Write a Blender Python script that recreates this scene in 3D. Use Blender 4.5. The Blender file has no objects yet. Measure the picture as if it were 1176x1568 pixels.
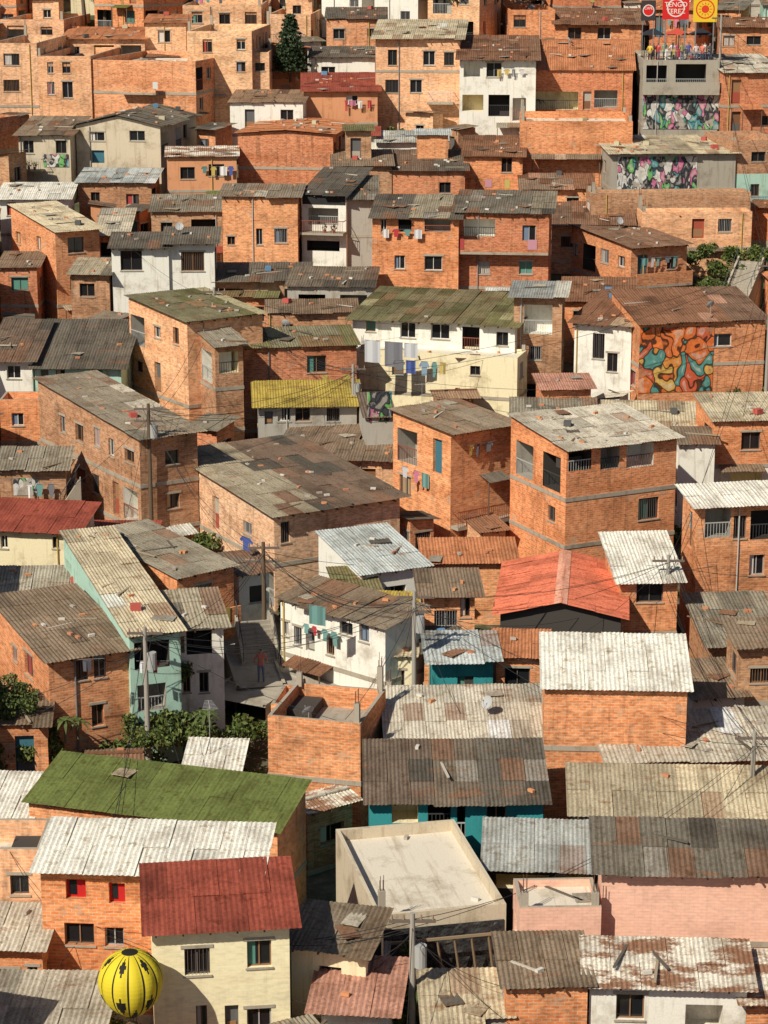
import bpy, math, random
from mathutils import Vector, Matrix, noise
random.seed(7)
R = random.Random(11)
rad = math.radians
CZ = 40.0
PITCH = rad(15); F = 784/math.tan(rad(13)); CP, SP = math.cos(PITCH), math.sin(PITCH)

scene = bpy.context.scene
scene.view_settings.view_transform = 'Standard'
scene.view_settings.look = 'None'
scene.view_settings.exposure = 0

# ------------------------------------------------------------ camera / light
cd = bpy.data.cameras.new("camera"); cam = bpy.data.objects.new("camera", cd)
scene.collection.objects.link(cam)
cam.location = (0, 0, CZ); cam.rotation_euler = (rad(90-15), 0, 0)
cd.sensor_fit = 'VERTICAL'; cd.angle = rad(26); cd.clip_end = 20000; cd.clip_start = 1
scene.camera = cam
SUN_AZ, SUN_EL = rad(220), rad(42)
sd = Vector((math.sin(SUN_AZ)*math.cos(SUN_EL), math.cos(SUN_AZ)*math.cos(SUN_EL), math.sin(SUN_EL)))
ld = bpy.data.lights.new("sun", 'SUN'); ld.energy = 5.0; ld.angle = rad(0.5); ld.color = (1.0, 0.935, 0.79)
lo = bpy.data.objects.new("sun", ld); scene.collection.objects.link(lo)
lo.rotation_euler = (-sd).to_track_quat('-Z', 'Y').to_euler(); lo.location = (0, 0, 200)
w = bpy.data.worlds.new("World"); scene.world = w; w.use_nodes = True
wn = w.node_tree.nodes; wl = w.node_tree.links
sky = wn.new('ShaderNodeTexSky'); sky.sky_type = 'NISHITA'; sky.sun_disc = False
sky.sun_elevation = SUN_EL; sky.sun_rotation = SUN_AZ
bg = wn['Background']; bg.inputs[1].default_value = 0.058
wl.new(sky.outputs[0], bg.inputs[0])

# ------------------------------------------------------------ terrain profile
PROF = [(-4000,-40),(0,-38.5),(60,-37),(90,-36),(126,-32.5),(160,-26),(225,-8.5),(300,13),(420,42),(700,90),(6000,200)]
def C(y):
    for (a,za),(b,zb) in zip(PROF, PROF[1:]):
        if y <= b:
            return za+(zb-za)*(y-a)/(b-a)
    return PROF[-1][1]
HID = 2.6
def G(x, y):   # true ground height (relative to viewpoint height)
    return C(y) - HID + 0.5*noise.noise(Vector((x*0.08, y*0.08, 0)))
def sight(px, py):
    u = (px-588)/F; v = (784-py)/F
    return (u, CP+v*SP, -SP+v*CP)
def hit(px, py, off=0.0):
    u, dy, dz = sight(px, py)
    f = lambda y: y*dz/dy-(C(y)+off)
    y = 20.0
    while y < 900 and f(y) > 0: y += 2.0
    a, b = y-2.0, y
    for _ in range(20):
        m = (a+b)/2
        if f(m) > 0: a = m
        else: b = m
    return (b*u/dy, b, b*dz/dy)
def proj(x, y, z):
    d = y*CP - z*SP; up = y*SP + z*CP
    return (588+F*x/d, 784-F*up/d, F/d)
def W3(x, y, z): return Vector((x, y, z+CZ))

# ------------------------------------------------------------ materials
MATS = {}
def newmat(name):
    m = bpy.data.materials.new(name); m.use_nodes = True
    MATS[name] = m
    n = m.node_tree.nodes; b = n['Principled BSDF']
    return m, n, m.node_tree.links, b
def mixc(n, l, t, fac, a, b):
    x = n.new('ShaderNodeMix'); x.data_type = 'RGBA'; x.blend_type = t
    if isinstance(fac, float): x.inputs[0].default_value = fac
    else: l.new(fac, x.inputs[0])
    for i, s in ((6, a), (7, b)):
        if isinstance(s, tuple): x.inputs[i].default_value = (*s[:3], 1)
        else: l.new(s, x.inputs[i])
    return x.outputs[2]
def ramp(n, l, src, pts, const=False):
    r = n.new('ShaderNodeValToRGB')
    if const: r.color_ramp.interpolation = 'CONSTANT'
    e = r.color_ramp.elements
    while len(e) < len(pts): e.new(0.5)
    for i, (p, c) in enumerate(pts):
        e[i].position = p; e[i].color = (*((c,)*3 if isinstance(c, (int, float)) else c), 1)
    l.new(src, r.inputs[0]); return r.outputs[0]
def noisen(n, l, vec, scale, detail=3, rough=0.6):
    t = n.new('ShaderNodeTexNoise'); t.inputs['Scale'].default_value = scale
    t.inputs['Detail'].default_value = detail; t.inputs['Roughness'].default_value = rough
    if vec is not None: l.new(vec, t.inputs['Vector'])
    return t.outputs['Fac']
def mapv(n, l, src, scale, loc=None):
    m = n.new('ShaderNodeMapping'); m.inputs['Scale'].default_value = scale
    l.new(src, m.inputs['Vector'])
    if loc is not None: l.new(loc, m.inputs['Location'])
    return m.outputs[0]
def shift(n, l):
    oi = n.new('ShaderNodeObjectInfo'); mu = n.new('ShaderNodeMath'); mu.operation = 'MULTIPLY'
    mu.inputs[1].default_value = 53.0; l.new(oi.outputs['Random'], mu.inputs[0])
    return oi.outputs['Random'], mu.outputs[0]
def brick(name, c1, c2, mort, bw=0.30, bh=0.12, tintk=1.0):
    m, n, l, b = newmat(name)
    uv = n.new('ShaderNodeUVMap').outputs[0]
    rnd, off = shift(n, l)
    uvo = mapv(n, l, uv, (1, 1, 1), off)
    bt = n.new('ShaderNodeTexBrick'); l.new(uv, bt.inputs['Vector'])
    bt.inputs['Color1'].default_value = (*c1, 1); bt.inputs['Color2'].default_value = (*c2, 1)
    bt.inputs['Mortar'].default_value = (*mort, 1); bt.inputs['Scale'].default_value = 1
    bt.inputs['Mortar Size'].default_value = 0.012; bt.inputs['Brick Width'].default_value = bw
    bt.inputs['Row Height'].default_value = bh; bt.inputs['Bias'].default_value = 0.0
    big = ramp(n, l, noisen(n, l, uvo, 0.45, 5, 0.65), [(0.3, 0.6), (0.47, 1.0), (0.75, 1.15)])
    st = ramp(n, l, noisen(n, l, mapv(n, l, uvo, (2.2, 0.2, 1)), 1.3, 5, .65), [(0.3, 0.42), (0.45, 1.0), (1, 1.05)])
    sp = ramp(n, l, noisen(n, l, mapv(n, l, uv, (3.3, 8.3, 1), off), 1.0, 1), [(0.3, 0.66), (0.47, 1.0), (0.7, 1.28)])
    bat = ramp(n, l, noisen(n, l, mapv(n, l, uvo, (0.15, 1.1, 1)), 1.0, 2, .5), [(0.35, (0.86, 0.80, 0.75)), (0.5, (1, 1, 1)), (0.65, (1.08, 1.12, 1.15))])
    tint = ramp(n, l, rnd, [(0, (0.96, 1.0, 1.05)), (0.35, (1.05, 0.93, 0.84)), (0.7, (0.9, 0.87, 0.86)), (1, (1.12, 1.13, 1.08))])
    k = 1.0 if tintk == 1.0 else .3
    c = mixc(n, l, 'MULTIPLY', 0.85*(k if k == 1 else .6), bt.outputs['Color'], big)
    c = mixc(n, l, 'MULTIPLY', 0.65*k, c, st); c = mixc(n, l, 'MULTIPLY', 0.85*k, c, sp)
    c = mixc(n, l, 'MULTIPLY', tintk, c, tint); c = mixc(n, l, 'MULTIPLY', 0.8*k, c, bat)
    sm = ramp(n, l, noisen(n, l, uvo, 1.1, 6, 0.7), [(0.60, 0.0), (0.67, 0.6)])
    if k == 1.0: c = mixc(n, l, 'MIX', sm, c, (0.50, 0.38, 0.27))
    l.new(c, b.inputs['Base Color']); b.inputs['Roughness'].default_value = 0.95
    b.inputs['Specular IOR Level'].default_value = 0.1
    bp = n.new('ShaderNodeBump'); bp.inputs['Strength'].default_value = 0.6*k; bp.inputs['Distance'].default_value = 0.012*k
    bp.invert = True
    l.new(bt.outputs['Fac'], bp.inputs['Height']); l.new(bp.outputs[0], b.inputs['Normal'])
brick('brick', (0.64, 0.215, 0.080), (0.74, 0.305, 0.13), (0.60, 0.44, 0.30))
brick('brick_red', (0.53, 0.155, 0.060), (0.63, 0.225, 0.10), (0.50, 0.34, 0.24))
brick('brick_pale', (0.72, 0.36, 0.18), (0.78, 0.45, 0.26), (0.66, 0.52, 0.38))
brick('brick_brown', (0.40, 0.19, 0.095), (0.50, 0.265, 0.145), (0.43, 0.33, 0.24))
brick('brick_pink', (0.80, 0.49, 0.37), (0.77, 0.46, 0.35), (0.72, 0.42, 0.31), tintk=.1)
brick('brick_white', (0.80, 0.77, 0.70), (0.78, 0.74, 0.66), (0.70, 0.65, 0.56), .4, .2, tintk=.1)
brick('brick_cream', (0.84, 0.75, 0.50), (0.83, 0.73, 0.48), (0.80, 0.70, 0.45), .4, .2, tintk=.02)
def paint(name, col, dirt=0.55, rough=0.85):
    m, n, l, b = newmat(name)
    uv = n.new('ShaderNodeUVMap').outputs[0]; rnd, off = shift(n, l)
    uvo = mapv(n, l, uv, (1, 1, 1), off)
    big = ramp(n, l, noisen(n, l, uvo, 0.6, 6, 0.7), [(0.3, (dirt, dirt*0.93, dirt*0.82)), (0.48, (1, 1, 1))])
    st = ramp(n, l, noisen(n, l, mapv(n, l, uvo, (3.0, 0.25, 1)), 1.2, 5, .65), [(0.28, (0.6, 0.54, 0.45)), (0.46, (1, 1, 1))])
    fine = ramp(n, l, noisen(n, l, uv, 14, 3), [(0.3, 0.88), (0.6, 1.0)])
    c = mixc(n, l, 'MULTIPLY', 0.85, col, big); c = mixc(n, l, 'MULTIPLY', 0.75, c, st)
    c = mixc(n, l, 'MULTIPLY', 1.0, c, fine)
    l.new(c, b.inputs['Base Color']); b.inputs['Roughness'].default_value = rough
    b.inputs['Specular IOR Level'].default_value = 0.2
for nm, c in dict(white=(0.82, 0.79, 0.71), cream=(0.82, 0.72, 0.48), pink=(0.74, 0.45, 0.33), mint=(0.42, 0.62, 0.52),
                  teal=(0.04, 0.28, 0.30), grey=(0.42, 0.39, 0.34), concrete=(0.38, 0.34, 0.28), orange=(0.70, 0.33, 0.17),
                  black=(0.03, 0.03, 0.032), blue=(0.2, 0.34, 0.45), slab=(0.40, 0.35, 0.28), beige=(0.60, 0.51, 0.38),
                  terrace=(0.70, 0.63, 0.52)).items():
    paint(nm, c)
def vcol(name, rough=0.8, spec=0.2, kind=0):
    m, n, l, b = newmat(name)
    at = n.new('ShaderNodeVertexColor'); at.layer_name = 'Col'
    c = at.outputs[0]
    if kind:
        uv = n.new('ShaderNodeUVMap').outputs[0]; rnd, off = shift(n, l)
        uvo = mapv(n, l, uv, (1, 1, 1), off)
        a = ramp(n, l, noisen(n, l, uvo, 0.55, 6, 0.7), [(0.3, (0.42, 0.37, 0.31)), (0.49, (0.95, 0.94, 0.92)), (0.7, (1.12, 1.1, 1.06))])
        s = ramp(n, l, noisen(n, l, mapv(n, l, uvo, (4.0, 0.35, 1)), 1.4, 4, 0.7), [(0.28, (0.5, 0.43, 0.36)), (0.52, (1, 1, 1))])
        f = ramp(n, l, noisen(n, l, uvo, 9, 4, 0.7), [(0.35, 0.68), (0.6, 1.08)])
        mo = ramp(n, l, noisen(n, l, uvo, 2.2, 7, 0.75), [(0.53, 0.0), (0.63, 0.8)])
        c = mixc(n, l, 'MULTIPLY', 0.85, c, a); c = mixc(n, l, 'MULTIPLY', 0.75, c, s); c = mixc(n, l, 'MULTIPLY', 0.9, c, f)
        dk = mixc(n, l, 'MULTIPLY', 1.0, c, (0.5, 0.44, 0.36))
        c = mixc(n, l, 'MIX', mo, c, dk)
        lo_, hi_ = (0.56, 0.66) if kind == 1 else (0.47, 0.53)
        ru = ramp(n, l, noisen(n, l, mapv(n, l, uvo, (0.5, 1.3, 1)), 0.8, 8, 0.75), [(lo_, 0.0), (hi_, 0.75 if kind == 1 else 0.95)])
        if kind < 3: c = mixc(n, l, 'MIX', ru, c, mixc(n, l, 'MULTIPLY', 1.0, (0.25, 0.115, 0.06), f))
    l.new(c, b.inputs['Base Color']); b.inputs['Roughness'].default_value = rough
    b.inputs['Specular IOR Level'].default_value = spec
vcol('sheet', 0.8, 0.2, 1); vcol('sheet_rusty', 0.8, 0.2, 2); vcol('sheet_clean', 0.7, 0.25, 3); vcol('plain', 0.7, 0.2); vcol('leaf', 0.6, 0.3)
m, n, l, b = newmat('glass'); b.inputs['Base Color'].default_value = (0.014, 0.015, 0.017, 1); b.inputs['Roughness'].default_value = 0.1
b.inputs['Specular IOR Level'].default_value = 0.4
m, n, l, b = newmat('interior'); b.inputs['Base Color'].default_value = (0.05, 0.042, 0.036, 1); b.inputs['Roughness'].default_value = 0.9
m, n, l, b = newmat('tarp'); 
tcx = n.new('ShaderNodeTexCoord').outputs['Object']
l.new(ramp(n, l, noisen(n, l, tcx, 1.2, 6, .7), [(.35, (.015, .016, .018)), (.6, (.05, .05, .05)), (.7, (.16, .15, .13))]), b.inputs['Base Color'])
b.inputs['Roughness'].default_value = 0.45
bp = n.new('ShaderNodeBump'); bp.inputs['Distance'].default_value = .25; l.new(noisen(n, l, tcx, 1.8, 3), bp.inputs['Height']); l.new(bp.outputs[0], b.inputs['Normal'])
def graffiti(name, pal, sc, bgc, lo_, stretch=(1.5, .8, 1)):
    m, n, l, b = newmat(name)
    uv0 = n.new('ShaderNodeUVMap').outputs[0]
    uv = mapv(n, l, uv0, stretch)
    nz = n.new('ShaderNodeTexNoise'); nz.inputs['Scale'].default_value = sc*.8; nz.inputs['Detail'].default_value = 1.5
    l.new(uv, nz.inputs['Vector'])
    vm = n.new('ShaderNodeVectorMath'); vm.operation = 'MULTIPLY_ADD'
    l.new(nz.outputs['Color'], vm.inputs[0]); vm.inputs[1].default_value = (2.2/sc,)*3; l.new(uv, vm.inputs[2])
    vo = n.new('ShaderNodeTexVoronoi'); vo.inputs['Scale'].default_value = sc; l.new(vm.outputs[0], vo.inputs['Vector'])
    ve = n.new('ShaderNodeTexVoronoi'); ve.feature = 'DISTANCE_TO_EDGE'; ve.inputs['Scale'].default_value = sc; l.new(vm.outputs[0], ve.inputs['Vector'])
    sx = n.new('ShaderNodeSeparateColor'); l.new(vo.outputs['Color'], sx.inputs[0])
    k = len(pal)
    c = ramp(n, l, sx.outputs[0], [(i/k, p) for i, p in enumerate(pal)], True)
    e = ramp(n, l, ve.outputs['Distance'], [(0.0, 0.12), (0.03, 0.12), (0.06, 1.0)])
    h_ = ramp(n, l, ve.outputs['Distance'], [(0.0, 0.0), (0.2, 0.0), (0.24, 0.45)])
    c = mixc(n, l, 'MULTIPLY', 1.0, c, e); c = mixc(n, l, 'MIX', h_, c, (0.62, 0.56, 0.46))
    mk = ramp(n, l, noisen(n, l, uv0, sc*.5, 4, .6), [(lo_, 0.0), (lo_+.03, 1.0)])
    c = mixc(n, l, 'MIX', mk, bgc, c)
    d = ramp(n, l, noisen(n, l, uv0, 2.0, 6, .75), [(0.35, 0.5), (0.6, 1.0)])
    c = mixc(n, l, 'MULTIPLY', 0.85, c, d)
    l.new(c, b.inputs['Base Color']); b.inputs['Roughness'].default_value = 0.8
graffiti('graffiti', [(0.05, 0.05, 0.06), (0.65, 0.63, 0.6), (0.16, 0.42, 0.13), (0.55, 0.16, 0.28), (0.05, 0.05, 0.06), (0.7, 0.67, 0.62), (0.08, 0.28, 0.3)], 1.35, (.42, .36, .3), .40)
graffiti('mural', [(0.70, 0.16, 0.03), (0.10, 0.30, 0.26), (0.75, 0.28, 0.05), (0.8, 0.2, 0.04), (0.62, 0.11, 0.04), (0.7, 0.42, 0.1)], .8, (.5, .2, .1), .33, (1.2, .9, 1))
m, n, l, b = newmat('earth')
tc = n.new('ShaderNodeTexCoord').outputs['Object']
e1 = ramp(n, l, noisen(n, l, tc, 0.25, 6, 0.7), [(0.4, (0.05, 0.065, 0.02)), (0.55, (0.13, 0.10, 0.065)), (0.7, (0.22, 0.18, 0.13))])
e2 = ramp(n, l, noisen(n, l, tc, 3, 5, 0.7), [(0.3, 0.55), (0.7, 1.2)])
l.new(mixc(n, l, 'MULTIPLY', 0.9, e1, e2), b.inputs['Base Color']); b.inputs['Roughness'].default_value = 1

# ------------------------------------------------------------ mesh builder
class MB:
    def __init__(s): s.v = []; s.f = []; s.m = []; s.uv = []; s.c = []; s.slots = []
    def mi(s, name):
        if name not in s.slots: s.slots.append(name)
        return s.slots.index(name)
    def poly(s, pts, mat, uv=None, col=(1, 1, 1)):
        k = len(s.v); s.v.extend([tuple(p) for p in pts]); s.f.append(tuple(range(k, k+len(pts))))
        s.m.append(s.mi(mat)); s.c.append(col)
        if uv is None:
            a = Vector(pts[1])-Vector(pts[0]); b2 = Vector(pts[2])-Vector(pts[0]); nn = a.cross(b2)
            ax = [abs(q) for q in nn]
            if ax[2] >= max(ax[0], ax[1]): uv = [(p[0], p[1]) for p in pts]
            elif ax[0] > ax[1]: uv = [(p[1], p[2]) for p in pts]
            else: uv = [(p[0], p[2]) for p in pts]
        s.uv.extend(uv)
    def box(s, x0, x1, y0, y1, z0, z1, mat, col=(1, 1, 1), M=None):
        P = [Vector(p) for p in ((x0,y0,z0),(x1,y0,z0),(x1,y1,z0),(x0,y1,z0),(x0,y0,z1),(x1,y0,z1),(x1,y1,z1),(x0,y1,z1))]
        for q in ((0,1,5,4),(1,2,6,5),(2,3,7,6),(3,0,4,7),(4,5,6,7),(3,2,1,0)):
            pp = [P[i] for i in q]
            if M is not None: pp = [M @ p for p in pp]
            s.poly(pp, mat, None, col)
    def cyl(s, p0, p1, r0, r1, seg, mat, col=(1, 1, 1), cap=True):
        p0, p1 = Vector(p0), Vector(p1); d = (p1-p0).normalized()
        a = d.orthogonal().normalized(); b2 = d.cross(a)
        A = [p0+(a*math.cos(t)+b2*math.sin(t))*r0 for t in [2*math.pi*i/seg for i in range(seg)]]
        B = [p1+(a*math.cos(t)+b2*math.sin(t))*r1 for t in [2*math.pi*i/seg for i in range(seg)]]
        L = (p1-p0).length
        for i in range(seg):
            j = (i+1) % seg
            s.poly([A[i], A[j], B[j], B[i]], mat, [(i*.1, 0), (i*.1+.1, 0), (i*.1+.1, L), (i*.1, L)], col)
        if cap:
            s.poly(B, mat, None, col); s.poly(A[::-1], mat, None, col)
    def build(s, name, parent=None, smooth=False):
        if not s.f: return None
        me = bpy.data.meshes.new(name); me.from_pydata(s.v, [], s.f)
        for nm in s.slots: me.materials.append(MATS[nm])
        me.polygons.foreach_set('material_index', s.m)
        ul = me.uv_layers.new(name='UVMap'); ul.data.foreach_set('uv', [q for p in s.uv for q in p])
        ca = me.color_attributes.new('Col', 'FLOAT_COLOR', 'CORNER')
        arr = []
        for f, c in zip(s.f, s.c): arr.extend((c[0], c[1], c[2], 1.0)*len(f))
        ca.data.foreach_set('color', arr)
        if smooth: me.polygons.foreach_set('use_smooth', [True]*len(s.f))
        me.update()
        o = bpy.data.objects.new(name, me); scene.collection.objects.link(o)
        if parent: o.parent = parent
        return o
def empty(name, loc, rz=0):
    e = bpy.data.objects.new(name, None); scene.collection.objects.link(e)
    e.location = loc; e.rotation_euler = (0, 0, rz); e.empty_display_size = 0.5
    return e

# ------------------------------------------------------------ wall with real openings
CUR = [(0.5,0.45,0.38),(0.6,0.55,0.5),(0.35,0.06,0.05),(0.15,0.2,0.28),(0.5,0.35,0.2),(0.1,0.25,0.2)]
DOORC = [(0.2,0.1,0.05),(0.3,0.16,0.08),(0.12,0.12,0.12),(0.4,0.36,0.3),(0.05,0.15,0.2),(0.35,0.08,0.05)]
FRC = [(0.6,0.58,0.54),(0.12,0.1,0.09),(0.25,0.14,0.08),(0.35,0.34,0.33),(0.12,0.1,0.09)]
def wall(mb, wb, O, dx, Wd, z0, z1, ops, mat, rng, split=None, lowmat=None):
    dx = Vector((dx[0], dx[1], 0)); nrm = Vector((dx.y, -dx.x, 0)); O = Vector(O)
    P = lambda u, z, d=0.0: O+dx*u-nrm*d+Vector((0, 0, z))
    good = []
    for o in ops:
        a, b_, c, d = max(o[0], 0.12), min(o[1], Wd-0.12), max(o[2], z0+0.1), min(o[3], z1-0.1)
        if b_-a < 0.3 or d-c < 0.3: continue
        if any(a < g[1]+.05 and b_ > g[0]-.05 and c < g[3]+.05 and d > g[2]-.05 for g in good): continue
        good.append((a, b_, c, d, o[4]))
    xs = sorted({0, Wd, *[g[0] for g in good], *[g[1] for g in good]})
    zz_ = {z0, z1, *[g[2] for g in good], *[g[3] for g in good]}
    if split is not None and z0 < split < z1: zz_.add(split)
    zs = sorted(zz_)
    for za, zb in zip(zs, zs[1:]):
        run = None; mt = lowmat if (split is not None and (za+zb)/2 < split) else mat
        for xa, xb in zip(xs, xs[1:]):
            cx, cz = (xa+xb)/2, (za+zb)/2
            ins = any(g[0] < cx < g[1] and g[2] < cz < g[3] for g in good)
            if ins:
                if run is not None:
                    mb.poly([P(run, za), P(xa, za), P(xa, zb), P(run, zb)], mt, [(run, za), (xa, za), (xa, zb), (run, zb)]); run = None
            elif run is None: run = xa
        if run is not None:
            mb.poly([P(run, za), P(Wd, za), P(Wd, zb), P(run, zb)], mt, [(run, za), (Wd, za), (Wd, zb), (run, zb)])
    def bx(u0, u1, d0, d1, za, zb, m_, col):
        q = [P(u, z, d) for u in (u0, u1) for z in (za, zb) for d in (d0, d1)]
        for ids in ((0,4,6,2),(0,2,3,1),(4,5,7,6),(2,6,7,3),(0,1,5,4)):
            wb.poly([q[i] for i in ids], m_, None, col)
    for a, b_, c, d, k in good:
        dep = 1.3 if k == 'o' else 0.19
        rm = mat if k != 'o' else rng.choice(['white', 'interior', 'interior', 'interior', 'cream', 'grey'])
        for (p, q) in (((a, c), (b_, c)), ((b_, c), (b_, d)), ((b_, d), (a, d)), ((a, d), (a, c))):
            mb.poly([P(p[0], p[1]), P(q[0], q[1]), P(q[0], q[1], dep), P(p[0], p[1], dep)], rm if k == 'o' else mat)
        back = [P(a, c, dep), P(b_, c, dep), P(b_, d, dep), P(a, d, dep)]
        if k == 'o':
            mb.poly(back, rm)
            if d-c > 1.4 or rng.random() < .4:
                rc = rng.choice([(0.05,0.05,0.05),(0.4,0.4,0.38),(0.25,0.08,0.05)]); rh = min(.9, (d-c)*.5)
                bx(a, b_, -0.01, 0.03, c+rh, c+rh+.05, 'plain', rc)
                u = a
                while u < b_:
                    bx(u, u+0.025, 0.0, 0.02, c, c+rh, 'plain', rc); u += 0.16
        elif k == 'd':
            wb.poly(back, 'plain', None, rng.choice(DOORC))
            bx(a+0.08, b_-0.08, dep-0.03, dep, c+0.1, (c+d)/2-0.05, 'plain', rng.choice(DOORC))
        elif k == 'r':
            wb.poly(back, 'plain', None, (0.5, 0.02, 0.02))
            wb.poly([P(a+0.1, c+0.1, dep-.02), P((a+b_)/2, c+0.1, dep-.02), P((a+b_)/2, d-0.1, dep-.02), P(a+0.1, d-0.1, dep-.02)], 'glass')
        else:
            wb.poly(back, 'glass')
            if rng.random() < 0.3:
                cc = rng.choice(CUR); f = rng.choice([0.35, 0.5, 1.0])
                wb.poly([P(a, c+.03, dep-.012), P(a+(b_-a)*f, c+.03, dep-.012), P(a+(b_-a)*f, d, dep-.012), P(a, d, dep-.012)], 'plain', None, cc)
            fc = rng.choice(FRC); t = 0.045
            bx(a, b_, dep-.06, dep, c, c+t, 'plain', fc); bx(a, b_, dep-.06, dep, d-t, d, 'plain', fc)
            bx(a, a+t, dep-.062, dep, c, d, 'plain', fc); bx(b_-t, b_, dep-.062, dep, c, d, 'plain', fc)
            bx((a+b_)/2-t/2, (a+b_)/2+t/2, dep-.058, dep, c, d, 'plain', fc)
            if rng.random() < 0.3:
                u = a+0.1
                while u < b_-0.05:
                    bx(u, u+0.018, 0.03, 0.05, c, d, 'plain', fc); u += 0.13
            bx(a-0.06, b_+0.06, -0.05, 0.02, c-0.07, c-0.004, 'slab', (1, 1, 1))
            if rng.random() < .4: bx(a-0.12, b_+0.12, -0.03, 0.02, d+.004, d+.12, 'slab', (1, 1, 1))
    return good
def auto_ops(Wd, H, rng, storeys=3, dens=1.0):
    out = []
    for k in range(storeys):
        zt = H-2.65*k; zf = zt-2.65
        if zf < -3: break
        nsl = max(1, int(Wd/2.1)); sw = Wd/nsl
        for i in range(nsl):
            r = rng.random()/dens; cx = (i+0.5)*sw+rng.uniform(-.25, .25)
            if r < 0.54:
                ww = rng.uniform(0.7, 1.35)/2; z_ = zf+rng.uniform(.85, 1.1); out.append((cx-ww, cx+ww, z_, z_+rng.uniform(0.7, 1.15), 'w'))
            elif r < 0.68: out.append((cx-.42, cx+.42, zf+0.1, zf+2.1, 'd'))
            elif r < 0.86: out.append((cx-min(.95, sw*.45), cx+min(.95, sw*.45), zf+0.15, zf+2.1, 'o'))
    return out

# ------------------------------------------------------------ roof sheets
RC = dict(grey=(0.31,0.275,0.215), dark=(0.15,0.13,0.105), brown=(0.27,0.20,0.14), light=(0.58,0.53,0.44), white=(0.84,0.81,0.73),
          green=(0.15,0.18,0.05), moss=(0.21,0.195,0.09), red=(0.34,0.08,0.05), clay=(0.56,0.23,0.11), orange=(0.82,0.23,0.13),
          blue=(0.52,0.56,0.56), mustard=(0.48,0.36,0.08), tan=(0.63,0.54,0.38), rust=(0.27,0.135,0.078), mixed=(0.78,0.72,0.62), pinkish=(0.52,0.27,0.2))
NEUT = ['grey', 'dark', 'brown', 'light', 'rust', 'tan', 'moss', 'blue']
def panel(mb, O, A, B, LA, LB, key, rng, fine=True, holes=0.0):
    O, A, B = Vector(O), Vector(A).normalized(), Vector(B).normalized(); N = A.cross(B)
    if N.z < 0: N = -N
    base = RC[key]; per = 0.177
    na = max(1, round(LA/0.92)); nb = max(1, round(LB/1.85)); wa, wb_ = LA/na, LB/nb
    amp = 0.017 if key not in ('red', 'green', 'orange') else .009
    matn = 'sheet_rusty' if key == 'mixed' else ('sheet_clean' if key in ('orange', 'red', 'green', 'white') else 'sheet')
    sec = []; cur = base; so = 0.0; left = 0; eo = 0
    for i in range(na):
        if left <= 0:
            left = rng.randint(2, 6)
            if key in NEUT and rng.random() < .5:
                o_ = RC[rng.choice(['grey', 'brown', 'rust', 'dark', 'tan'])]; f = rng.uniform(.15, .5); cur = tuple(p*(1-f)+q*f for p, q in zip(base, o_))
            else: cur = base
            so = rng.uniform(0, .05) if key in NEUT else 0
            eo = rng.uniform(-.15, .25) if key in NEUT else 0
        sec.append((cur, so, eo)); left -= 1
    for j in range(nb):
        for i in range(na):
            if rng.random() < holes: continue
            bc, so, eo = sec[i]
            g = rng.uniform(0.86, 1.1) if key in NEUT else rng.uniform(.95, 1.04); col = tuple(q*g for q in bc)
            r = rng.random()
            if key in NEUT:
                if r < 0.02: col = tuple(min(.7, q*1.5+.06) for q in base)
                elif r < 0.09: col = tuple(q*0.65 for q in base)
                elif r < 0.15: col = tuple(.4*q+.6*z for q, z in zip(base, RC['rust']))
            elif r < .05: col = tuple(q*.8 for q in bc)
            st0 = -(eo+rng.uniform(-.05, .05)) if j == 0 and key in NEUT else 0
            l0 = O+A*(i*wa)+B*(j*wb_+st0)+N*(0.012*((i+j) % 2)+rng.uniform(0, .014)+0.012*j+so)
            le = wb_+0.08-st0; tilt = rng.uniform(-0.01, 0.014)
            k = max(2, round((wa+0.05)/per)); spp = 4 if fine else 2; cols = k*spp
            sv = wa+0.05; prev = None; uoff = i*wa
            for c_ in range(cols+1):
                u = sv*c_/cols; hh = amp*math.cos(2*math.pi*c_/spp)
                p0 = l0+A*u+N*hh; p1 = p0+B*le+N*tilt
                if prev:
                    mb.poly([prev[0], p0, p1, prev[1]], matn, [(uoff+prev[2], j*wb_), (uoff+u, j*wb_), (uoff+u, j*wb_+le), (uoff+prev[2], j*wb_+le)], col)
                prev = (p0, p1, u)

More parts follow.
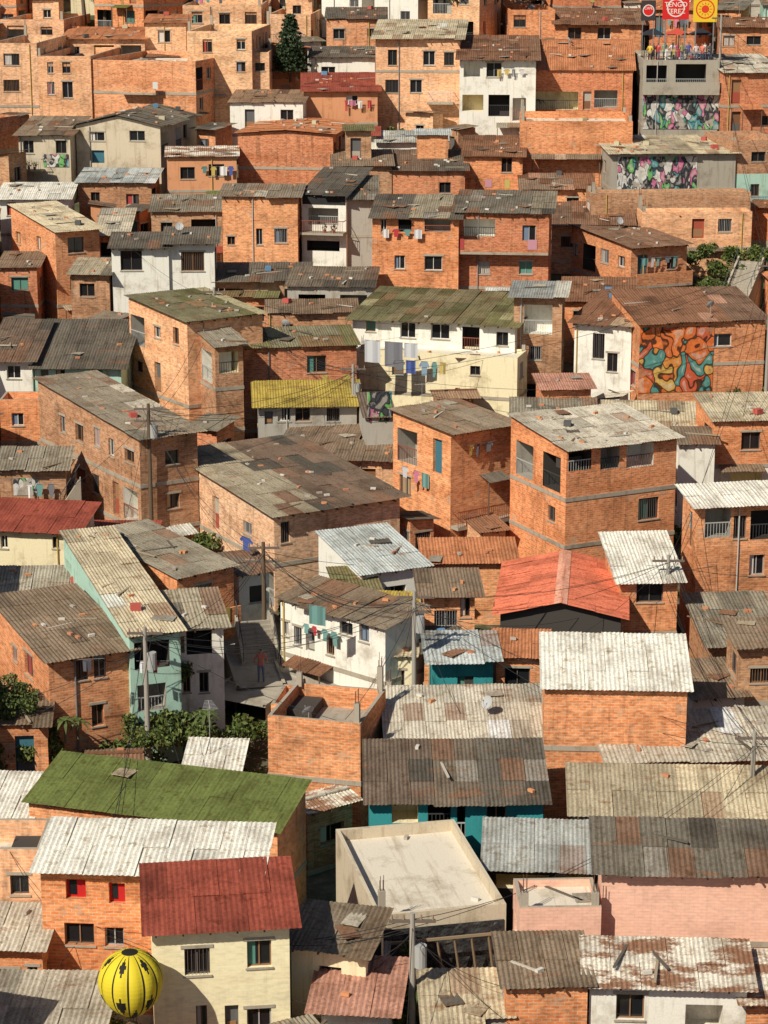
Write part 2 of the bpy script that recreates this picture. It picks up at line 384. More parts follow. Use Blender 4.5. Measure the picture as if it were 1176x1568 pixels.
RECTS = []; FOOT = []; HOUSES = []
def foot_pts(x, y, a, Wd, D):
    ca, sa = math.cos(a), math.sin(a)
    return [(x, y), (x+ca*Wd, y+sa*Wd), (x+ca*Wd-sa*D, y+sa*Wd+ca*D), (x-sa*D, y+ca*D)]
def sat(p, q, m_=0.0):
    for poly in (p, q):
        for i in range(4):
            ex = poly[(i+1) % 4][0]-poly[i][0]; ey = poly[(i+1) % 4][1]-poly[i][1]
            nx, ny = ey, -ex; L = math.hypot(nx, ny)
            A_ = [(nx*r[0]+ny*r[1])/L for r in p]; B_ = [(nx*r[0]+ny*r[1])/L for r in q]
            if max(A_) <= min(B_)+m_ or max(B_) <= min(A_)+m_: return False
    return True
def leafcloud(mb, cen, rr, nl, rng, base, ls=.16):
    for _ in range(nl):
        d = Vector((rng.gauss(0, 1), rng.gauss(0, 1), rng.gauss(0, 1))).normalized()
        p = Vector(cen)+Vector((d.x*rr[0], d.y*rr[1], d.z*rr[2]))*rng.random()**.4
        s = ls*rng.uniform(.6, 1.5); ax = Vector((rng.uniform(-1, 1), rng.uniform(-1, 1), rng.uniform(-.3, 1))).normalized()
        t = ax.orthogonal().normalized(); t.rotate(Matrix.Rotation(rng.uniform(0, 6.28), 3, ax)); b_ = ax.cross(t)
        g = rng.uniform(.5, 1.5); y_ = rng.uniform(.8, 1.3)
        mb.poly([p-t*s, p-b_*s*.5, p+t*s, p+b_*s*.5], 'leaf', None, (base[0]*g*y_, base[1]*g, base[2]*g))

def room(mb, wb, rb, u0, v0, L, Dp, z0, hh, mat, rng, fine, rcn=None):
    """small rooftop room with its own sheet roof"""
    for (ox, oy), d_, ln, oo in (((u0, v0), (1, 0), L, auto_ops(L, z0+hh, rng, 1)), ((u0+L, v0), (0, 1), Dp, auto_ops(Dp, z0+hh, rng, 1, .6)),
                                 ((u0+L, v0+Dp), (-1, 0), L, []), ((u0, v0+Dp), (0, -1), Dp, auto_ops(Dp, z0+hh, rng, 1, .6))):
        wall(mb, wb, (ox, oy, 0), d_, ln, z0-.6, z0+hh, [q for q in oo if q[4] != 'o'], mat, rng)
    panel(rb, (u0-.25, v0-.35, z0+hh+.03), (1, 0, 0), (0, 1, .06), L+.5, Dp+.6, rcn or rng.choice(NEUT), rng, fine)

def make_house(x, y, zb, a, Wd, D, H, roof='f', rc='grey', mat='brick', ops=None, sops=None, pitch=0.12, fine=True,
               clutter=1.0, bands=True, graf=None, over=None, par=0.9, topmat=None, seed=0, extras=None, low=None):
    """x,y = front-left corner; zb = level the visible wall starts (rel); H = eave height above zb"""
    rng = random.Random(seed)
    down = zb-(min(G(x, y), G(*foot_pts(x, y, a, Wd, D)[2]), G(*foot_pts(x, y, a, Wd, D)[1]))-1.0)
    down = max(1.0, down)
    nm = 'brick_house' if mat.startswith('brick') else 'plastered_house'
    e = empty(nm, W3(x, y, zb), a)
    mb, wb, rb = MB(), MB(), MB()
    auto = ops is None
    if extras is None: extras = auto or y > 92
    fr = ops if ops is not None else auto_ops(Wd, H, rng)
    sd_ = sops if sops is not None else auto_ops(D, H, rng, 2, 0.8)
    split = lowm = None
    if low: split, lowm = low
    elif auto and mat.startswith('brick') and rng.random() < .3:
        split = H-2.65-(2.65 if H > 5.5 and rng.random() < .4 else 0); lowm = rng.choice(['white', 'concrete', 'grey', 'cream', 'orange', 'mint', 'beige', 'brick_pale', 'brick_brown', 'brick_white'])
    cor = [(0, 0), (Wd, 0), (Wd, D), (0, D)]
    dirs = [(1, 0), (0, 1), (-1, 0), (0, -1)]; lens = [Wd, D, Wd, D]
    faceops = [fr, sd_ if a < 0 else auto_ops(D, H, rng, 2, 0.7), [], sd_ if a >= 0 else auto_ops(D, H, rng, 2, 0.7)]
    fg = []
    for i in range(4):
        g = wall(mb, wb, (cor[i][0], cor[i][1], 0), dirs[i], lens[i], -down, H, faceops[i], mat, rng, split, lowm)
        if i == 0: fg = g
    if bands:
        k = 1
        while H-2.65*k > -2.5:
            zc = H-2.65*k
            okb = not any(g[2] < zc+.05 and g[3] > zc-.3 for g in fg)
            if okb and rng.random() < 0.7:
                mb.box(-.03, Wd+.03, -.035, .02, zc-.22, zc, 'slab')
                mb.box(-.032, .02, .02, D, zc-.222, zc-.002, 'slab'); mb.box(Wd-.02, Wd+.032, .02, D, zc-.222, zc-.002, 'slab')
            k += 1
    if extras and Wd > 3:
        for k in (0, 1):
            zc = H-2.65*(k+1)
            if zc < -1: continue
            r = rng.random()
            blocked = any(g[2] < zc+.1 and g[3] > zc-.5 for g in fg)
            if r < .30:
                L = rng.uniform(1.5, max(1.6, Wd*.9)); u0 = rng.uniform(0, max(.01, Wd-L)); dpt = rng.uniform(.6, 1.3)
                if not blocked:
                    panel(rb, (u0, -dpt, zc-.30), (1, 0, 0), (0, 1, .28), L, dpt*1.05, rng.choice(NEUT+['clay', 'white', 'green', 'red']), rng, fine)
                    for uu in (u0+.05, u0+L-.1): rb.box(uu, uu+.06, -dpt+.08, -dpt+.14, zc-.42 if rng.random() < .5 else zc-2.5, zc-.33, 'plain', (.15, .1, .07))
            elif r < .56 and not blocked:
                L = rng.uniform(1.6, min(3.6, Wd)) if rng.random() < .6 else Wd; u0 = rng.uniform(0, Wd-L); dpt = rng.uniform(.7, 1.1)
                mb.box(u0, u0+L, -dpt, -.037, zc-.2, zc-.03, 'slab')
                rcx = rng.choice([(.05, .05, .05), (.4, .4, .38), (.25, .08, .05), (.1, .2, .3), (.6, .58, .55)])
                if rng.random() < .35:
                    mb.box(u0, u0+L, -dpt, -dpt+.1, zc-.03, zc+.85, mat)
                else:
                    rb.box(u0, u0+L, -dpt, -dpt+.04, zc+.85, zc+.9, 'plain', rcx)
                    u = u0
                    while u < u0+L: rb.box(u, u+.025, -dpt+.005, -dpt+.03, zc-.03, zc+.85, 'plain', rcx); u += .14
                    for uu in (u0, u0+L-.03): rb.box(uu, uu+.03, -dpt+.04, -.04, zc+.8, zc+.85, 'plain', rcx)
                for _ in range(rng.randint(0, 4)):
                    uu = rng.uniform(u0+.1, u0+L-.1)
                    if rng.random() < .5:
                        rb.cyl((uu, -dpt+.25, zc-.03), (uu, -dpt+.25, zc+.2), .09, .13, 8, 'plain', (.35, .12, .06))
                        leafcloud(rb, (uu, -dpt+.25, zc+.4), (.25, .25, .25), 40, rng, (.07, .11, .03), .08)
                    else:
                        cc = rng.choice([(.6,.58,.55),(.4,.06,.06),(.1,.15,.3),(.5,.4,.12),(.3,.3,.3),(.5,.25,.3)]); ww = rng.uniform(.3, .7)
                        rb.box(uu, uu+ww, -dpt-.03, -dpt-.015, zc+.2+rng.uniform(-.1, .2), zc+.92, 'plain', cc)   # towel over the rail
        if rng.random() < .5:
            u = rng.uniform(.1, Wd-.2); rb.cyl((u, -.06, -down), (u, -.06, H-.1), .04, .04, 6, 'plain', rng.choice([(.45, .43, .4), (.5, .35, .1), (.2, .2, .2)]))
    if graf:
        for (u0, u1, za, zb_, gm) in graf:
            mb.poly([(u0, -.038, za), (u1, -.038, za), (u1, -.038, zb_), (u0, -.038, zb_)], gm, [(u0+x*3, za), (u1+x*3, za), (u1+x*3, zb_), (u0+x*3, zb_)])
    o = over if over is not None else rng.uniform(.2, .42); p = pitch
    if roof == 't':
        zf = H-par
        rb.poly([(0.15, .15, zf), (Wd-.15, .15, zf), (Wd-.15, D-.15, zf), (.15, D-.15, zf)], topmat or 'terrace')
        t = .15; capm = 'slab' if rng.random() < .5 else mat
        for i in range(4):
            q = [(t, t), (Wd-t, t), (Wd-t, D-t), (t, D-t)]; j = (i+1) % 4
            A_, B_, C_, D_ = cor[i], cor[j], q[j], q[i]
            mb.poly([(*A_, H), (*B_, H), (*C_, H), (*D_, H)], capm)
            mb.poly([(*C_, zf), (*D_, zf), (*D_, H), (*C_, H)], mat)
        if auto and Wd > 4 and D > 4 and rng.random() < .6:
            L = rng.uniform(2, 2.7); room(mb, wb, rb, rng.uniform(.3, Wd-L-.2), D-2.8, L, 2.5, zf, rng.uniform(1.9, 2.4), mat, rng, fine)
        for (cx, cy) in [(.2, .2), (Wd-.2, .2), (Wd-.2, D-.2), (.2, D-.2)]:
            if rng.random() < .4:
                hh = rng.uniform(.2, 1.2); mb.box(cx-.12, cx+.12, cy-.12, cy+.12, H-.1, H+hh, 'slab')
                for s1 in (-.06, .06):
                    for s2 in (-.06, .06): rb.box(cx+s1-.01, cx+s1+.01, cy+s2-.01, cy+s2+.01, H+hh, H+hh+rng.uniform(.3, .7), 'plain', (.12, .06, .04))
        zr = lambda u, v: zf
    else:
        if roof == 'f':
            zr = lambda u, v: H+p*v
            mb.poly([(Wd, 0, H), (Wd, D, H), (Wd, D, H+p*D)], mat); mb.poly([(0, D, H), (0, 0, H), (0, D, H+p*D)], mat)
            mb.poly([(Wd, D, H), (0, D, H), (0, D, H+p*D), (Wd, D, H+p*D)], mat)
            panel(rb, (-o, -o-.1, H+.06-p*(o+.1)), (1, 0, 0), (0, 1, p), Wd+2*o, (D+2*o)*math.hypot(1, p), rc, rng, fine)
        elif roof == 'b':
            zr = lambda u, v: H+p*(D-v)
            mb.poly([(0, 0, H), (Wd, 0, H), (Wd, 0, H+p*D), (0, 0, H+p*D)], mat)
            mb.poly([(Wd, 0, H), (Wd, D, H), (Wd, 0, H+p*D)], mat); mb.poly([(0, D, H), (0, 0, H), (0, 0, H+p*D)], mat)
            panel(rb, (-o, -o, H+.06+p*(D+o)), (1, 0, 0), (0, 1, -p), Wd+2*o, (D+2*o)*math.hypot(1, p), rc, rng, fine)
        elif roof == 'l':
            zr = lambda u, v: H+p*u
            for v in (0, D): mb.poly([(0, v, H), (Wd, v, H), (Wd, v, H+p*Wd)], mat)
            mb.poly([(Wd, 0, H), (Wd, D, H), (Wd, D, H+p*Wd), (Wd, 0, H+p*Wd)], mat)
            panel(rb, (-o, -o, H+.06-p*o), (0, 1, 0), (1, 0, p), D+2*o, (Wd+2*o)*math.hypot(1, p), rc, rng, fine)
        elif roof == 'r':
            zr = lambda u, v: H+p*(Wd-u)
            for v in (0, D): mb.poly([(0, v, H), (Wd, v, H), (0, v, H+p*Wd)], mat)
            mb.poly([(0, 0, H), (0, D, H), (0, D, H+p*Wd), (0, 0, H+p*Wd)], mat)
            panel(rb, (-o, -o, H+.06+p*(Wd+o)), (0, 1, 0), (1, 0, -p), D+2*o, (Wd+2*o)*math.hypot(1, p), rc, rng, fine)
        elif roof == 'g':
            zr = lambda u, v: H+p*min(v, D-v)
            for u in (0, Wd): mb.poly([(u, 0, H), (u, D, H), (u, D/2, H+p*D/2)], mat)
            panel(rb, (-o, -o, H+.06-p*o), (1, 0, 0), (0, 1, p), Wd+2*o, (D/2+o)*math.hypot(1, p), rc, rng, fine)
            panel(rb, (-o, D+o, H+.06-p*o), (1, 0, 0), (0, -1, p), Wd+2*o, (D/2+o)*math.hypot(1, p), rc, rng, fine)
            rb.box(-o, Wd+o, D/2-.12, D/2+.12, H+p*D/2+.08, H+p*D/2+.15, 'sheet', tuple(q*.8 for q in RC[rc]))
        elif roof == 'G':
            zr = lambda u, v: H+p*min(u, Wd-u)
            for v in (0, D): mb.poly([(0, v, H), (Wd, v, H), (Wd/2, v, H+p*Wd/2)], mat)
            panel(rb, (-o, -o, H+.06-p*o), (0, 1, 0), (1, 0, p), D+2*o, (Wd/2+o)*math.hypot(1, p), rc, rng, fine)
            panel(rb, (Wd+o, -o, H+.06-p*o), (0, 1, 0), (-1, 0, p), D+2*o, (Wd/2+o)*math.hypot(1, p), rc, rng, fine)
            rw = .32 if rc == 'orange' else .12
            for sg in (-1, 1):
                a0 = (Wd/2, -o, H+p*Wd/2+.12); a1 = (Wd/2, D+o, H+p*Wd/2+.12); b0 = (Wd/2+sg*rw, -o, H+p*(Wd/2-rw)+.115); b1 = (Wd/2+sg*rw, D+o, H+p*(Wd/2-rw)+.115)
                rb.poly([a0, b0, b1, a1], 'sheet', None, (.85, .42, .30) if rc == 'orange' else tuple(min(.85, q*1.15) for q in RC[rc]))
        if auto and roof in 'flr' and Wd > 4.6 and D > 4.6 and rng.random() < .25:
            L = rng.uniform(2.0, 3.0); u0 = rng.uniform(.2, Wd-L-.2); v0 = D-2.9
            room(mb, wb, rb, u0, v0, L, 2.6, zr(u0+L/2, v0+1.3), rng.uniform(1.6, 2.3), rng.choice([mat, 'brick', 'brick_brown', 'white', 'grey']), rng, fine)
        if roof in 'fg':
            u = .1
            while u < Wd: rb.box(u, u+.06, -o, 0, H-.09-p*o*.5, H-.01-p*o*.5, 'plain', (.16, .1, .06)); u += .9
    for _ in range(int(clutter*Wd*D/3.2)):
        u, v = rng.uniform(.4, Wd-.4), rng.uniform(.3, D-.3); z = zr(u, v)+(.1 if roof != 't' else 0.0)
        M = Matrix.Translation((u, v, z)) @ Matrix.Rotation(rng.uniform(0, 3.14), 4, 'Z')
        t = rng.random()
        if t < .58: rb.box(-.15, .15, -.07, .07, 0, .12, 'plain', rng.choice([(.6,.27,.13),(.4,.35,.3),(.5,.22,.12),(.6,.56,.5)]), M)
        elif t < .78: rb.box(-rng.uniform(.5, 1.4), rng.uniform(.5, 1.4), -.05, .05, 0, .05, 'plain', rng.choice([(.2,.13,.08),(.35,.28,.2),(.12,.1,.08),(.5,.45,.38)]), M)
        elif t < .95: rb.box(-rng.uniform(.2, .9), .4, -rng.uniform(.2, .45), .4, 0.02, .05, 'sheet', rng.choice([(.5,.45,.37),(.24,.13,.08),(.36,.33,.28),(.14,.12,.1),(.45,.37,.26),(.3,.16,.1)]), M)
        else: rb.box(-.25, .25, -.2, .2, 0, .3, 'plain', rng.choice([(.12,.25,.4),(.5,.45,.3),(.1,.1,.1),(.45,.1,.08)]), M)
    mb.build('walls', e); wb.build('windows', e); rb.build('roof', e)
    HOUSES.append(dict(x=x, y=y, z=zb, a=a, W=Wd, D=D, H=H, zr=zr, roof=roof, e=e, rng=rng, auto=auto))
    FOOT.append(foot_pts(x, y, a, Wd, D))
    return e

SEED = [100]
def h(x0, x1, yt, yb, a=0, yr=None, xs=None, roof='f', rc='grey', mat='brick', wins=None, swins=None, pitch=0.13, graf=None, D=None, hb=0, **kw):
    SEED[0] += 1
    ar = rad(a); near = x0 if a >= 0 else x1
    X, Y, Z = hit((near), yb, hb)
    u, dy, dz = sight(near, (yt+yb)/2); X = Y*u/dy
    ze = Y*sight(near, yt)[2]/sight(near, yt)[1]; H = ze-Z
    def along(px, dirv):
        u, dy, _ = sight(px, yt)
        det = dirv[0]*dy-dirv[1]*u
        return (u*Y-dy*X)/det
    ca, sa = math.cos(ar), math.sin(ar)
    fd = (ca, sa) if a >= 0 else (-ca, -sa)
    Wd = abs(along(x1 if a >= 0 else x0, fd))
    if D is None:
        if xs is not None: D = abs(along(xs, (-sa, ca)))
        elif yr is not None:
            pe = pitch if roof in 'f' else 0.0
            td = -sight(588, yr)[2]/sight(588, yr)[1]
            yb_ = (pe*Y-ze)/(pe+td)
            D = (yb_-Y)/max(.5, ca)-.5
        else: D = 6
        D = min(14, max(2.5, D))
    if a < 0: ox, oy = X-ca*Wd, Y-sa*Wd
    else: ox, oy = X, Y
    def tolocal(px, py):
        u, dy, dz = sight(px, py)
        det = fd[0]*dy-fd[1]*u; t = (u*Y-dy*X)/det; k = (Y+t*fd[1])/dy
        lx = t if a >= 0 else Wd-t
        return lx, k*dz-Z
    def conv(rects):
        out = []
        for r in rects:
            k = r[4] if len(r) > 4 else 'w'
            l0, zt = tolocal(r[0], r[2]); l1, zb_ = tolocal(r[1], r[3])
            out.append((min(l0, l1), max(l0, l1), min(zt, zb_), max(zt, zb_), k))
        return out
    ops = conv(wins) if wins is not None else None
    gr = conv(graf) if graf is not None else None
    fine = Y < 120
    e = make_house(ox, oy, Z, ar, Wd, D, H, roof, rc, mat, ops, swins, pitch, fine, graf=gr, seed=SEED[0], **kw)
    pts = [proj(px_, py_, zz) for (px_, py_) in FOOT[-1] for zz in (Z, ze)]
    RECTS.append((min(x0, x1), max(x0, x1), min(yr or yt-10, yt), yb)); 
    RECTS.append((min(p[0] for p in pts), max(p[0] for p in pts), min(p[1] for p in pts), yb-6))
    return e

# ============================================================ THE HOUSES
# ---- foreground
h(235,443,1425,1600,7,yr=1320,rc='red',mat='brick_cream',wins=[(282,322,1453,1492),(378,416,1441,1480),(300,318,1540,1590,'w'),(344,366,1540,1590,'d'),(378,416,1545,1580)],swins=[],clutter=.1)
h(446,560,1460,1560,-14,yr=1395,rc='brown',mat='cream',roof='f')
h(492,592,1545,1600,-6,yr=1508,rc='pinkish',mat='white',over=.5)
h(490,580,1512,1545,-4,yr=1480,rc='blue',mat='cream')
h(62,392,1340,1520,-4,yr=1258,rc='white',wins=[(100,132,1346,1377,'r'),(166,192,1352,1384,'r'),(98,145,1413,1448),(160,190,1420,1450)],clutter=.1,low=(-1.0,'white'))
h(46,425,1272,1345,-17,yr=1190,rc='green',mat='brick',wins=[],clutter=.12,pitch=.2,over=.2)
h(-60,62,1300,1470,0,yr=1245,roof='t',mat='brick_pale',wins=[(15,45,1340,1370)])
h(-40,40,1250,1290,-4,yr=1182,rc='white',mat='brick_pale',wins=[],clutter=.1)
h(-40,66,1450,1530,-3,yr=1398,rc='light',wins=[(6,28,1484,1511),(42,58,1480,1500)])
h(-60,140,1595,1640,-3,yr=1488,rc='light',mat='brick_pale',clutter=.2)
h(578,775,1402,1470,12,yr=1262,roof='t',mat='beige',wins=[],par=.45,clutter=.2,graf=[(585,768,1424,1640,'tarp')],extras=False,bands=False)
h(655,775,1560,1600,2,yr=1508,rc='tan',mat='grey')
h(775,900,1512,1600,2,yr=1425,rc='brown',mat='brick',wins=[],roof='f',pitch=.05)
h(903,1142,1512,1600,-3,yr=1440,rc='mixed',mat='white',wins=[(944,986,1522,1562),(1050,1105,1538,1590,'o')])
h(1142,1200,1530,1600,0,yr=1480,rc='mixed',mat='brick')
h(922,1200,1338,1480,-3,yr=1256,rc='dark',mat='brick_pink',wins=[],pitch=.22,clutter=.25)
h(795,921,1390,1490,2,yr=1368,roof='t',mat='brick_pink',wins=[],par=.3)
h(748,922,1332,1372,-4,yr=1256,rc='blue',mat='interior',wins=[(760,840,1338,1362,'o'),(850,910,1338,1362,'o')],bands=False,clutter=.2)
h(880,1200,1252,1285,-3,yr=1172,rc='tan',mat='beige',wins=[],pitch=.2,clutter=.15)
h(566,832,1226,1292,1,yr=1130,rc='dark',mat='teal',wins=[(600,640,1232,1260,'o'),(655,690,1232,1262,'o'),(700,712,1232,1290,'o'),(745,775,1234,1256)],pitch=.2,bands=False,clutter=.4)
h(600,832,1128,1170,2,yr=1050,rc='light',mat='teal',wins=[],pitch=.18,clutter=.5)
h(410,552,1108,1200,-14,yr=1050,roof='t',mat='brick',wins=[],swins=[],par=1.0,clutter=.3,topmat='concrete')
h(415,588,1088,1110,-10,yr=1052,roof='t',mat='brick',wins=[(520,535,1068,1086)],par=1.4)
h(285,362,1180,1210,-3,yr=1152,rc='white',clutter=.1)
h(834,1050,1056,1200,-3,yr=968,rc='white',mat='brick',wins=[],clutter=.1,pitch=.2,over=.2)
h(935,1200,1165,1215,5,yr=1090,rc='light',mat='brick',pitch=.16)
h(1130,1200,990,1100,4,yr=950,rc='brown',mat='brick_brown')
h(1060,1140,1070,1110,10,yr=1010,rc='brown',mat='white')
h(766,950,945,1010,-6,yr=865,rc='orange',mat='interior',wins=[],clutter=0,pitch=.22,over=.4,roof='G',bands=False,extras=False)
h(760,832,1005,1062,-4,yr=985,rc='clay',mat='brick')
h(662,755,1010,1068,3,yr=985,rc='blue',mat='teal',over=.4)
h(950,1038,890,968,4,yr=814,rc='white',mat='brick',wins=[(975,1015,892,922)],clutter=.1,pitch=.2)
h(1066,1200,775,915,10,yr=745,rc='white',mat='brick',wins=[(1080,1118,780,822,'o'),(1124,1142,790,824),(1150,1200,782,824,'o'),(1148,1170,850,880)],clutter=.2)
h(1085,1200,985,1010,4,yr=908,rc='grey',mat='brick_brown')
h(866,1036,690,850,26,xs=782,rc='light',mat='brick',wins=[(870,905,685,718,'o'),(920,948,682,716,'o'),(960,1000,678,712,'o'),(978,1008,764,793),],roof='f',pitch=.1,clutter=1.5,extras=False)
h(690,786,664,800,36,xs=602,rc='brown',mat='brick',wins=[],roof='f',pitch=.06)
h(420,612,790,862,30,xs=268,rc='dark',mat='brick_pale',wins=[(430,444,800,830)],roof='f',pitch=.06)
h(272,358,886,975,38,xs=140,rc='grey',mat='brick',wins=[(300,325,897,920)],roof='f',pitch=.06)
h(265,342,965,1060,12,rc='grey',mat='white',D=4,wins=[(285,325,966,1000,'o'),(270,283,975,1000,'d'),(280,292,1030,1060),(305,320,1030,1060)])
h(76,198,1012,1120,26,xs=-5,rc='brown',mat='brick',wins=[(143,163,1005,1036),(115,135,1012,1040),(140,160,1080,1110)],roof='f',pitch=.06)
h(200,276,975,1100,20,xs=60,rc='tan',mat='mint',wins=[(205,260,985,1020,'o'),(210,255,1050,1085,'o')],roof='f',pitch=.08)
h(-70,118,815,895,-10,yr=768,rc='red',mat='cream',wins=[(0,12,820,840),(80,90,822,840)],clutter=.1,pitch=.2)
h(130,230,830,870,0,yr=800,rc='red',mat='brick_brown')
h(0,150,905,960,4,yr=885,rc='light',mat='grey')
h(430,590,962,1048,-42,D=2.8,rc='brown',mat='white',wins=[(432,442,950,975),(450,462,958,990),(468,482,965,1000,'d'),(500,512,975,1005),(472,486,918,942),(520,540,950,975),(550,565,955,985)],roof='f')
h(552,655,880,935,24,xs=488,rc='blue',mat='white')
h(520,575,905,950,10,yr=880,rc='moss',mat='mint')
h(555,625,945,1000,-8,yr=910,rc='mustard',mat='white')
h(590,632,1005,1040,-8,yr=975,rc='tan',mat='cream')
h(650,727,912,990,3,yr=872,rc='brown',mat='brick',wins=[(665,700,935,960),(705,720,915,945)])
h(650,788,862,885,2,yr=822,rc='clay',mat='brick')
h(830,955,925,950,0,yr=900,rc='clay',mat='brick')
h(650,700,1000,1040,0,yr=965,rc='dark',mat='brick')
h(366,412,880,935,24,yr=850,rc='dark',mat='white')
h(0,72,1110,1150,5,yr=1060,rc='brown',mat='brick')
# ---- middle
h(215,302,672,800,32,xs=55,rc='grey',mat='brick_brown',roof='f',pitch=.06)
h(288,402,494,630,34,xs=198,rc='moss',mat='brick_pale',roof='f',pitch=.06,wins=[(342,352,520,560)])
h(330,372,530,650,24,xs=300,rc='grey',mat='brick_brown',wins=[(335,365,540,570,'o')])
h(374,546,534,610,10,yr=502,rc='moss',mat='brick_red',wins=[(470,500,545,570)],low=(-.5,'brick_brown'))
h(396,546,622,680,4,yr=584,rc='mustard',mat='grey',wins=[(425,445,625,645),(452,475,625,645),(500,520,625,645),(405,418,630,650,'d')],clutter=.1)
h(430,530,694,725,-10,yr=650,rc='grey',mat='white')
h(560,602,640,720,6,yr=600,rc='dark',mat='grey',graf=[(562,600,600,645,'graffiti')],wins=[])
h(520,610,705,745,-6,yr=675,rc='brown',mat='brick_pale')
h(978,1172,496,605,9,yr=444,rc='rust',mat='brick',wins=[(1080,1120,512,530)],graf=[(980,1090,502,598,'mural')],clutter=.3,extras=False)
h(880,966,500,590,-22,yr=452,rc='rust',mat='white',wins=[(885,900,470,500,'w'),(908,925,510,550),(930,945,540,570)])
h(540,788,500,575,-16,yr=452,rc='moss',mat='white',wins=[(560,575,488,508),(613,636,492,518),(660,688,494,520),(708,734,500,536,'o'),(760,778,508,530)],clutter=.1,bands=False,pitch=.1,extras=False)
h(550,792,548,600,-16,roof='t',mat='cream',D=3.0,par=.25,wins=[(600,618,550,575,'d'),(720,735,560,575)],clutter=1.2)
h(787,860,455,572,-8,yr=432,rc='blue',mat='brick_brown')
h(862,968,462,500,-6,yr=425,rc='rust',mat='brick')
h(172,258,380,478,2,yr=356,rc='dark',mat='white',wins=[(184,218,384,414)],bands=False,extras=False)
h(256,328,373,475,2,yr=349,rc='dark',mat='white',wins=[(277,313,386,415)],bands=False,extras=False)
h(86,152,355,450,30,xs=18,rc='tan',mat='brick',roof='f',pitch=.1)
h(0,56,410,460,0,yr=385,rc='brown',mat='brick_red')
h(152,190,360,410,2,yr=320,rc='light',mat='brick')
h(108,168,420,480,-4,yr=395,rc='grey',mat='brick_brown')
h(340,456,302,398,-3,yr=282,rc='grey',mat='brick',wins=[(348,360,362,375),(392,402,350,375),(420,440,350,372)],extras=True)
h(462,530,300,392,-12,yr=258,rc='dark',mat='white',wins=[(472,518,318,345,'o'),(470,520,368,385,'o')],graf=[(463,529,296,314,'black')])
h(530,572,305,388,0,yr=270,rc='dark',mat='grey')
h(570,702,335,448,-5,yr=299,rc='dark',mat='brick',wins=[(604,620,391,412),(650,677,392,414),(610,630,332,355,'o'),(650,690,332,355,'o'),(583,592,335,355)])
h(702,840,328,445,-6,yr=294,rc='dark',mat='brick_red',wins=[(710,758,335,362,'o'),(732,750,400,420),(795,815,400,420),(800,820,345,370)])
h(966,1052,380,440,24,xs=868,rc='rust',mat='brick',roof='f',pitch=.06)
h(845,965,345,372,-4,yr=308,rc='rust',mat='brick_brown')
h(935,1127,236,305,3,yr=209,rc='tan',mat='concrete',wins=[],graf=[(946,1066,240,294,'graffiti')],roof='f',pitch=.05,extras=False)
h(905,1150,296,350,4,yr=290,roof='t',mat='brick_brown',wins=[],par=.3)
h(982,1152,325,375,2,yr=318,roof='t',mat='brick_pale',wins=[(1060,1078,335,365,'d'),(1100,1120,335,355)],par=.3)
h(797,968,186,268,-3,yr=170,roof='t',mat='brick',wins=[],par=.6)
h(806,968,108,188,-4,yr=62,roof='g',rc='clay',mat='brick_red',wins=[(812,885,140,168,'o'),(893,905,140,168,'d'),(910,945,138,165,'o')],pitch=.3)
h(704,820,92,200,-3,yr=56,rc='rust',mat='white',wins=[(710,735,98,118,'o'),(745,768,96,118),(708,740,145,170,'o'),(748,780,145,178,'o'),(785,805,150,185,'o')])
h(575,704,60,172,-4,yr=32,rc='tan',mat='brick_pale',wins=[(594,608,76,100),(648,666,78,100),(590,610,122,142),(628,646,122,142),(680,695,80,100)])
h(476,574,88,115,-3,yr=72,rc='dark',mat='white')
h(466,578,140,184,2,yr=112,rc='red',mat='orange',wins=[(530,548,146,160)])
h(364,510,206,275,-8,yr=186,rc='clay',mat='brick_red',roof='G',pitch=.06,wins=[])
h(116,246,194,262,-10,yr=172,rc='dark',mat='beige',roof='G',pitch=.22,wins=[(136,160,202,216),(198,222,200,216),(140,160,230,250,'d')])
h(28,108,208,266,-5,yr=180,rc='brown',mat='beige',wins=[(35,52,215,235),(85,102,215,235)],graf=[(66,106,236,256,'graffiti')])
h(138,300,94,185,-14,yr=76,roof='t',mat='brick',wins=[],par=.6)
h(56,140,86,172,-4,yr=70,roof='t',mat='brick_pale',wins=[(95,108,95,112),(72,82,95,112),(72,84,125,145),(95,112,125,150)])
h(-15,58,66,170,-3,yr=50,roof='t',mat='brick_pale',wins=[(5,30,82,100),(5,30,122,140)])
h(286,386,48,155,-4,yr=30,roof='t',mat='brick_pale',wins=[(362,376,60,76),(362,376,95,110),(310,325,60,80)])
h(386,412,80,150,0,roof='t',mat='brick_pale')
h(222,285,35,90,-2,yr=22,rc='clay',mat='brick_pale')
h(96,222,60,92,-3,yr=42,rc='clay',mat='brick_pale')
h(0,98,30,68,-3,yr=14,roof='t',mat='brick_pale')
h(410,476,22,66,-3,yr=8,roof='t',mat='brick_pale')
h(500,590,30,78,0,yr=12,rc='dark',mat='brick')
h(280,400,8,48,0,yr=-10,roof='t',mat='brick_pale')
h(780,850,15,60,0,yr=0,roof='t',mat='brick')
h(850,982,38,70,-3,yr=14,rc='rust',mat='brick',wins=[(870,890,42,60),(915,935,42,60)])
h(985,1100,92,205,-2,yr=60,roof='t',mat='concrete',wins=[(990,1020,100,138,'o'),(1035,1080,98,138,'o')],graf=[(985,1100,145,198,'graffiti')],par=.35,clutter=3)
h(1108,1200,112,215,8,yr=84,rc='light',mat='brick_red')
h(1120,1200,215,300,8,yr=200,roof='t',mat='brick_brown')
h(352,464,158,200,-5,yr=138,rc='rust',mat='white')
h(256,362,240,292,4,yr=224,rc='mixed',mat='orange')
h(120,232,280,305,-3,yr=258,rc='blue',mat='brick_brown')
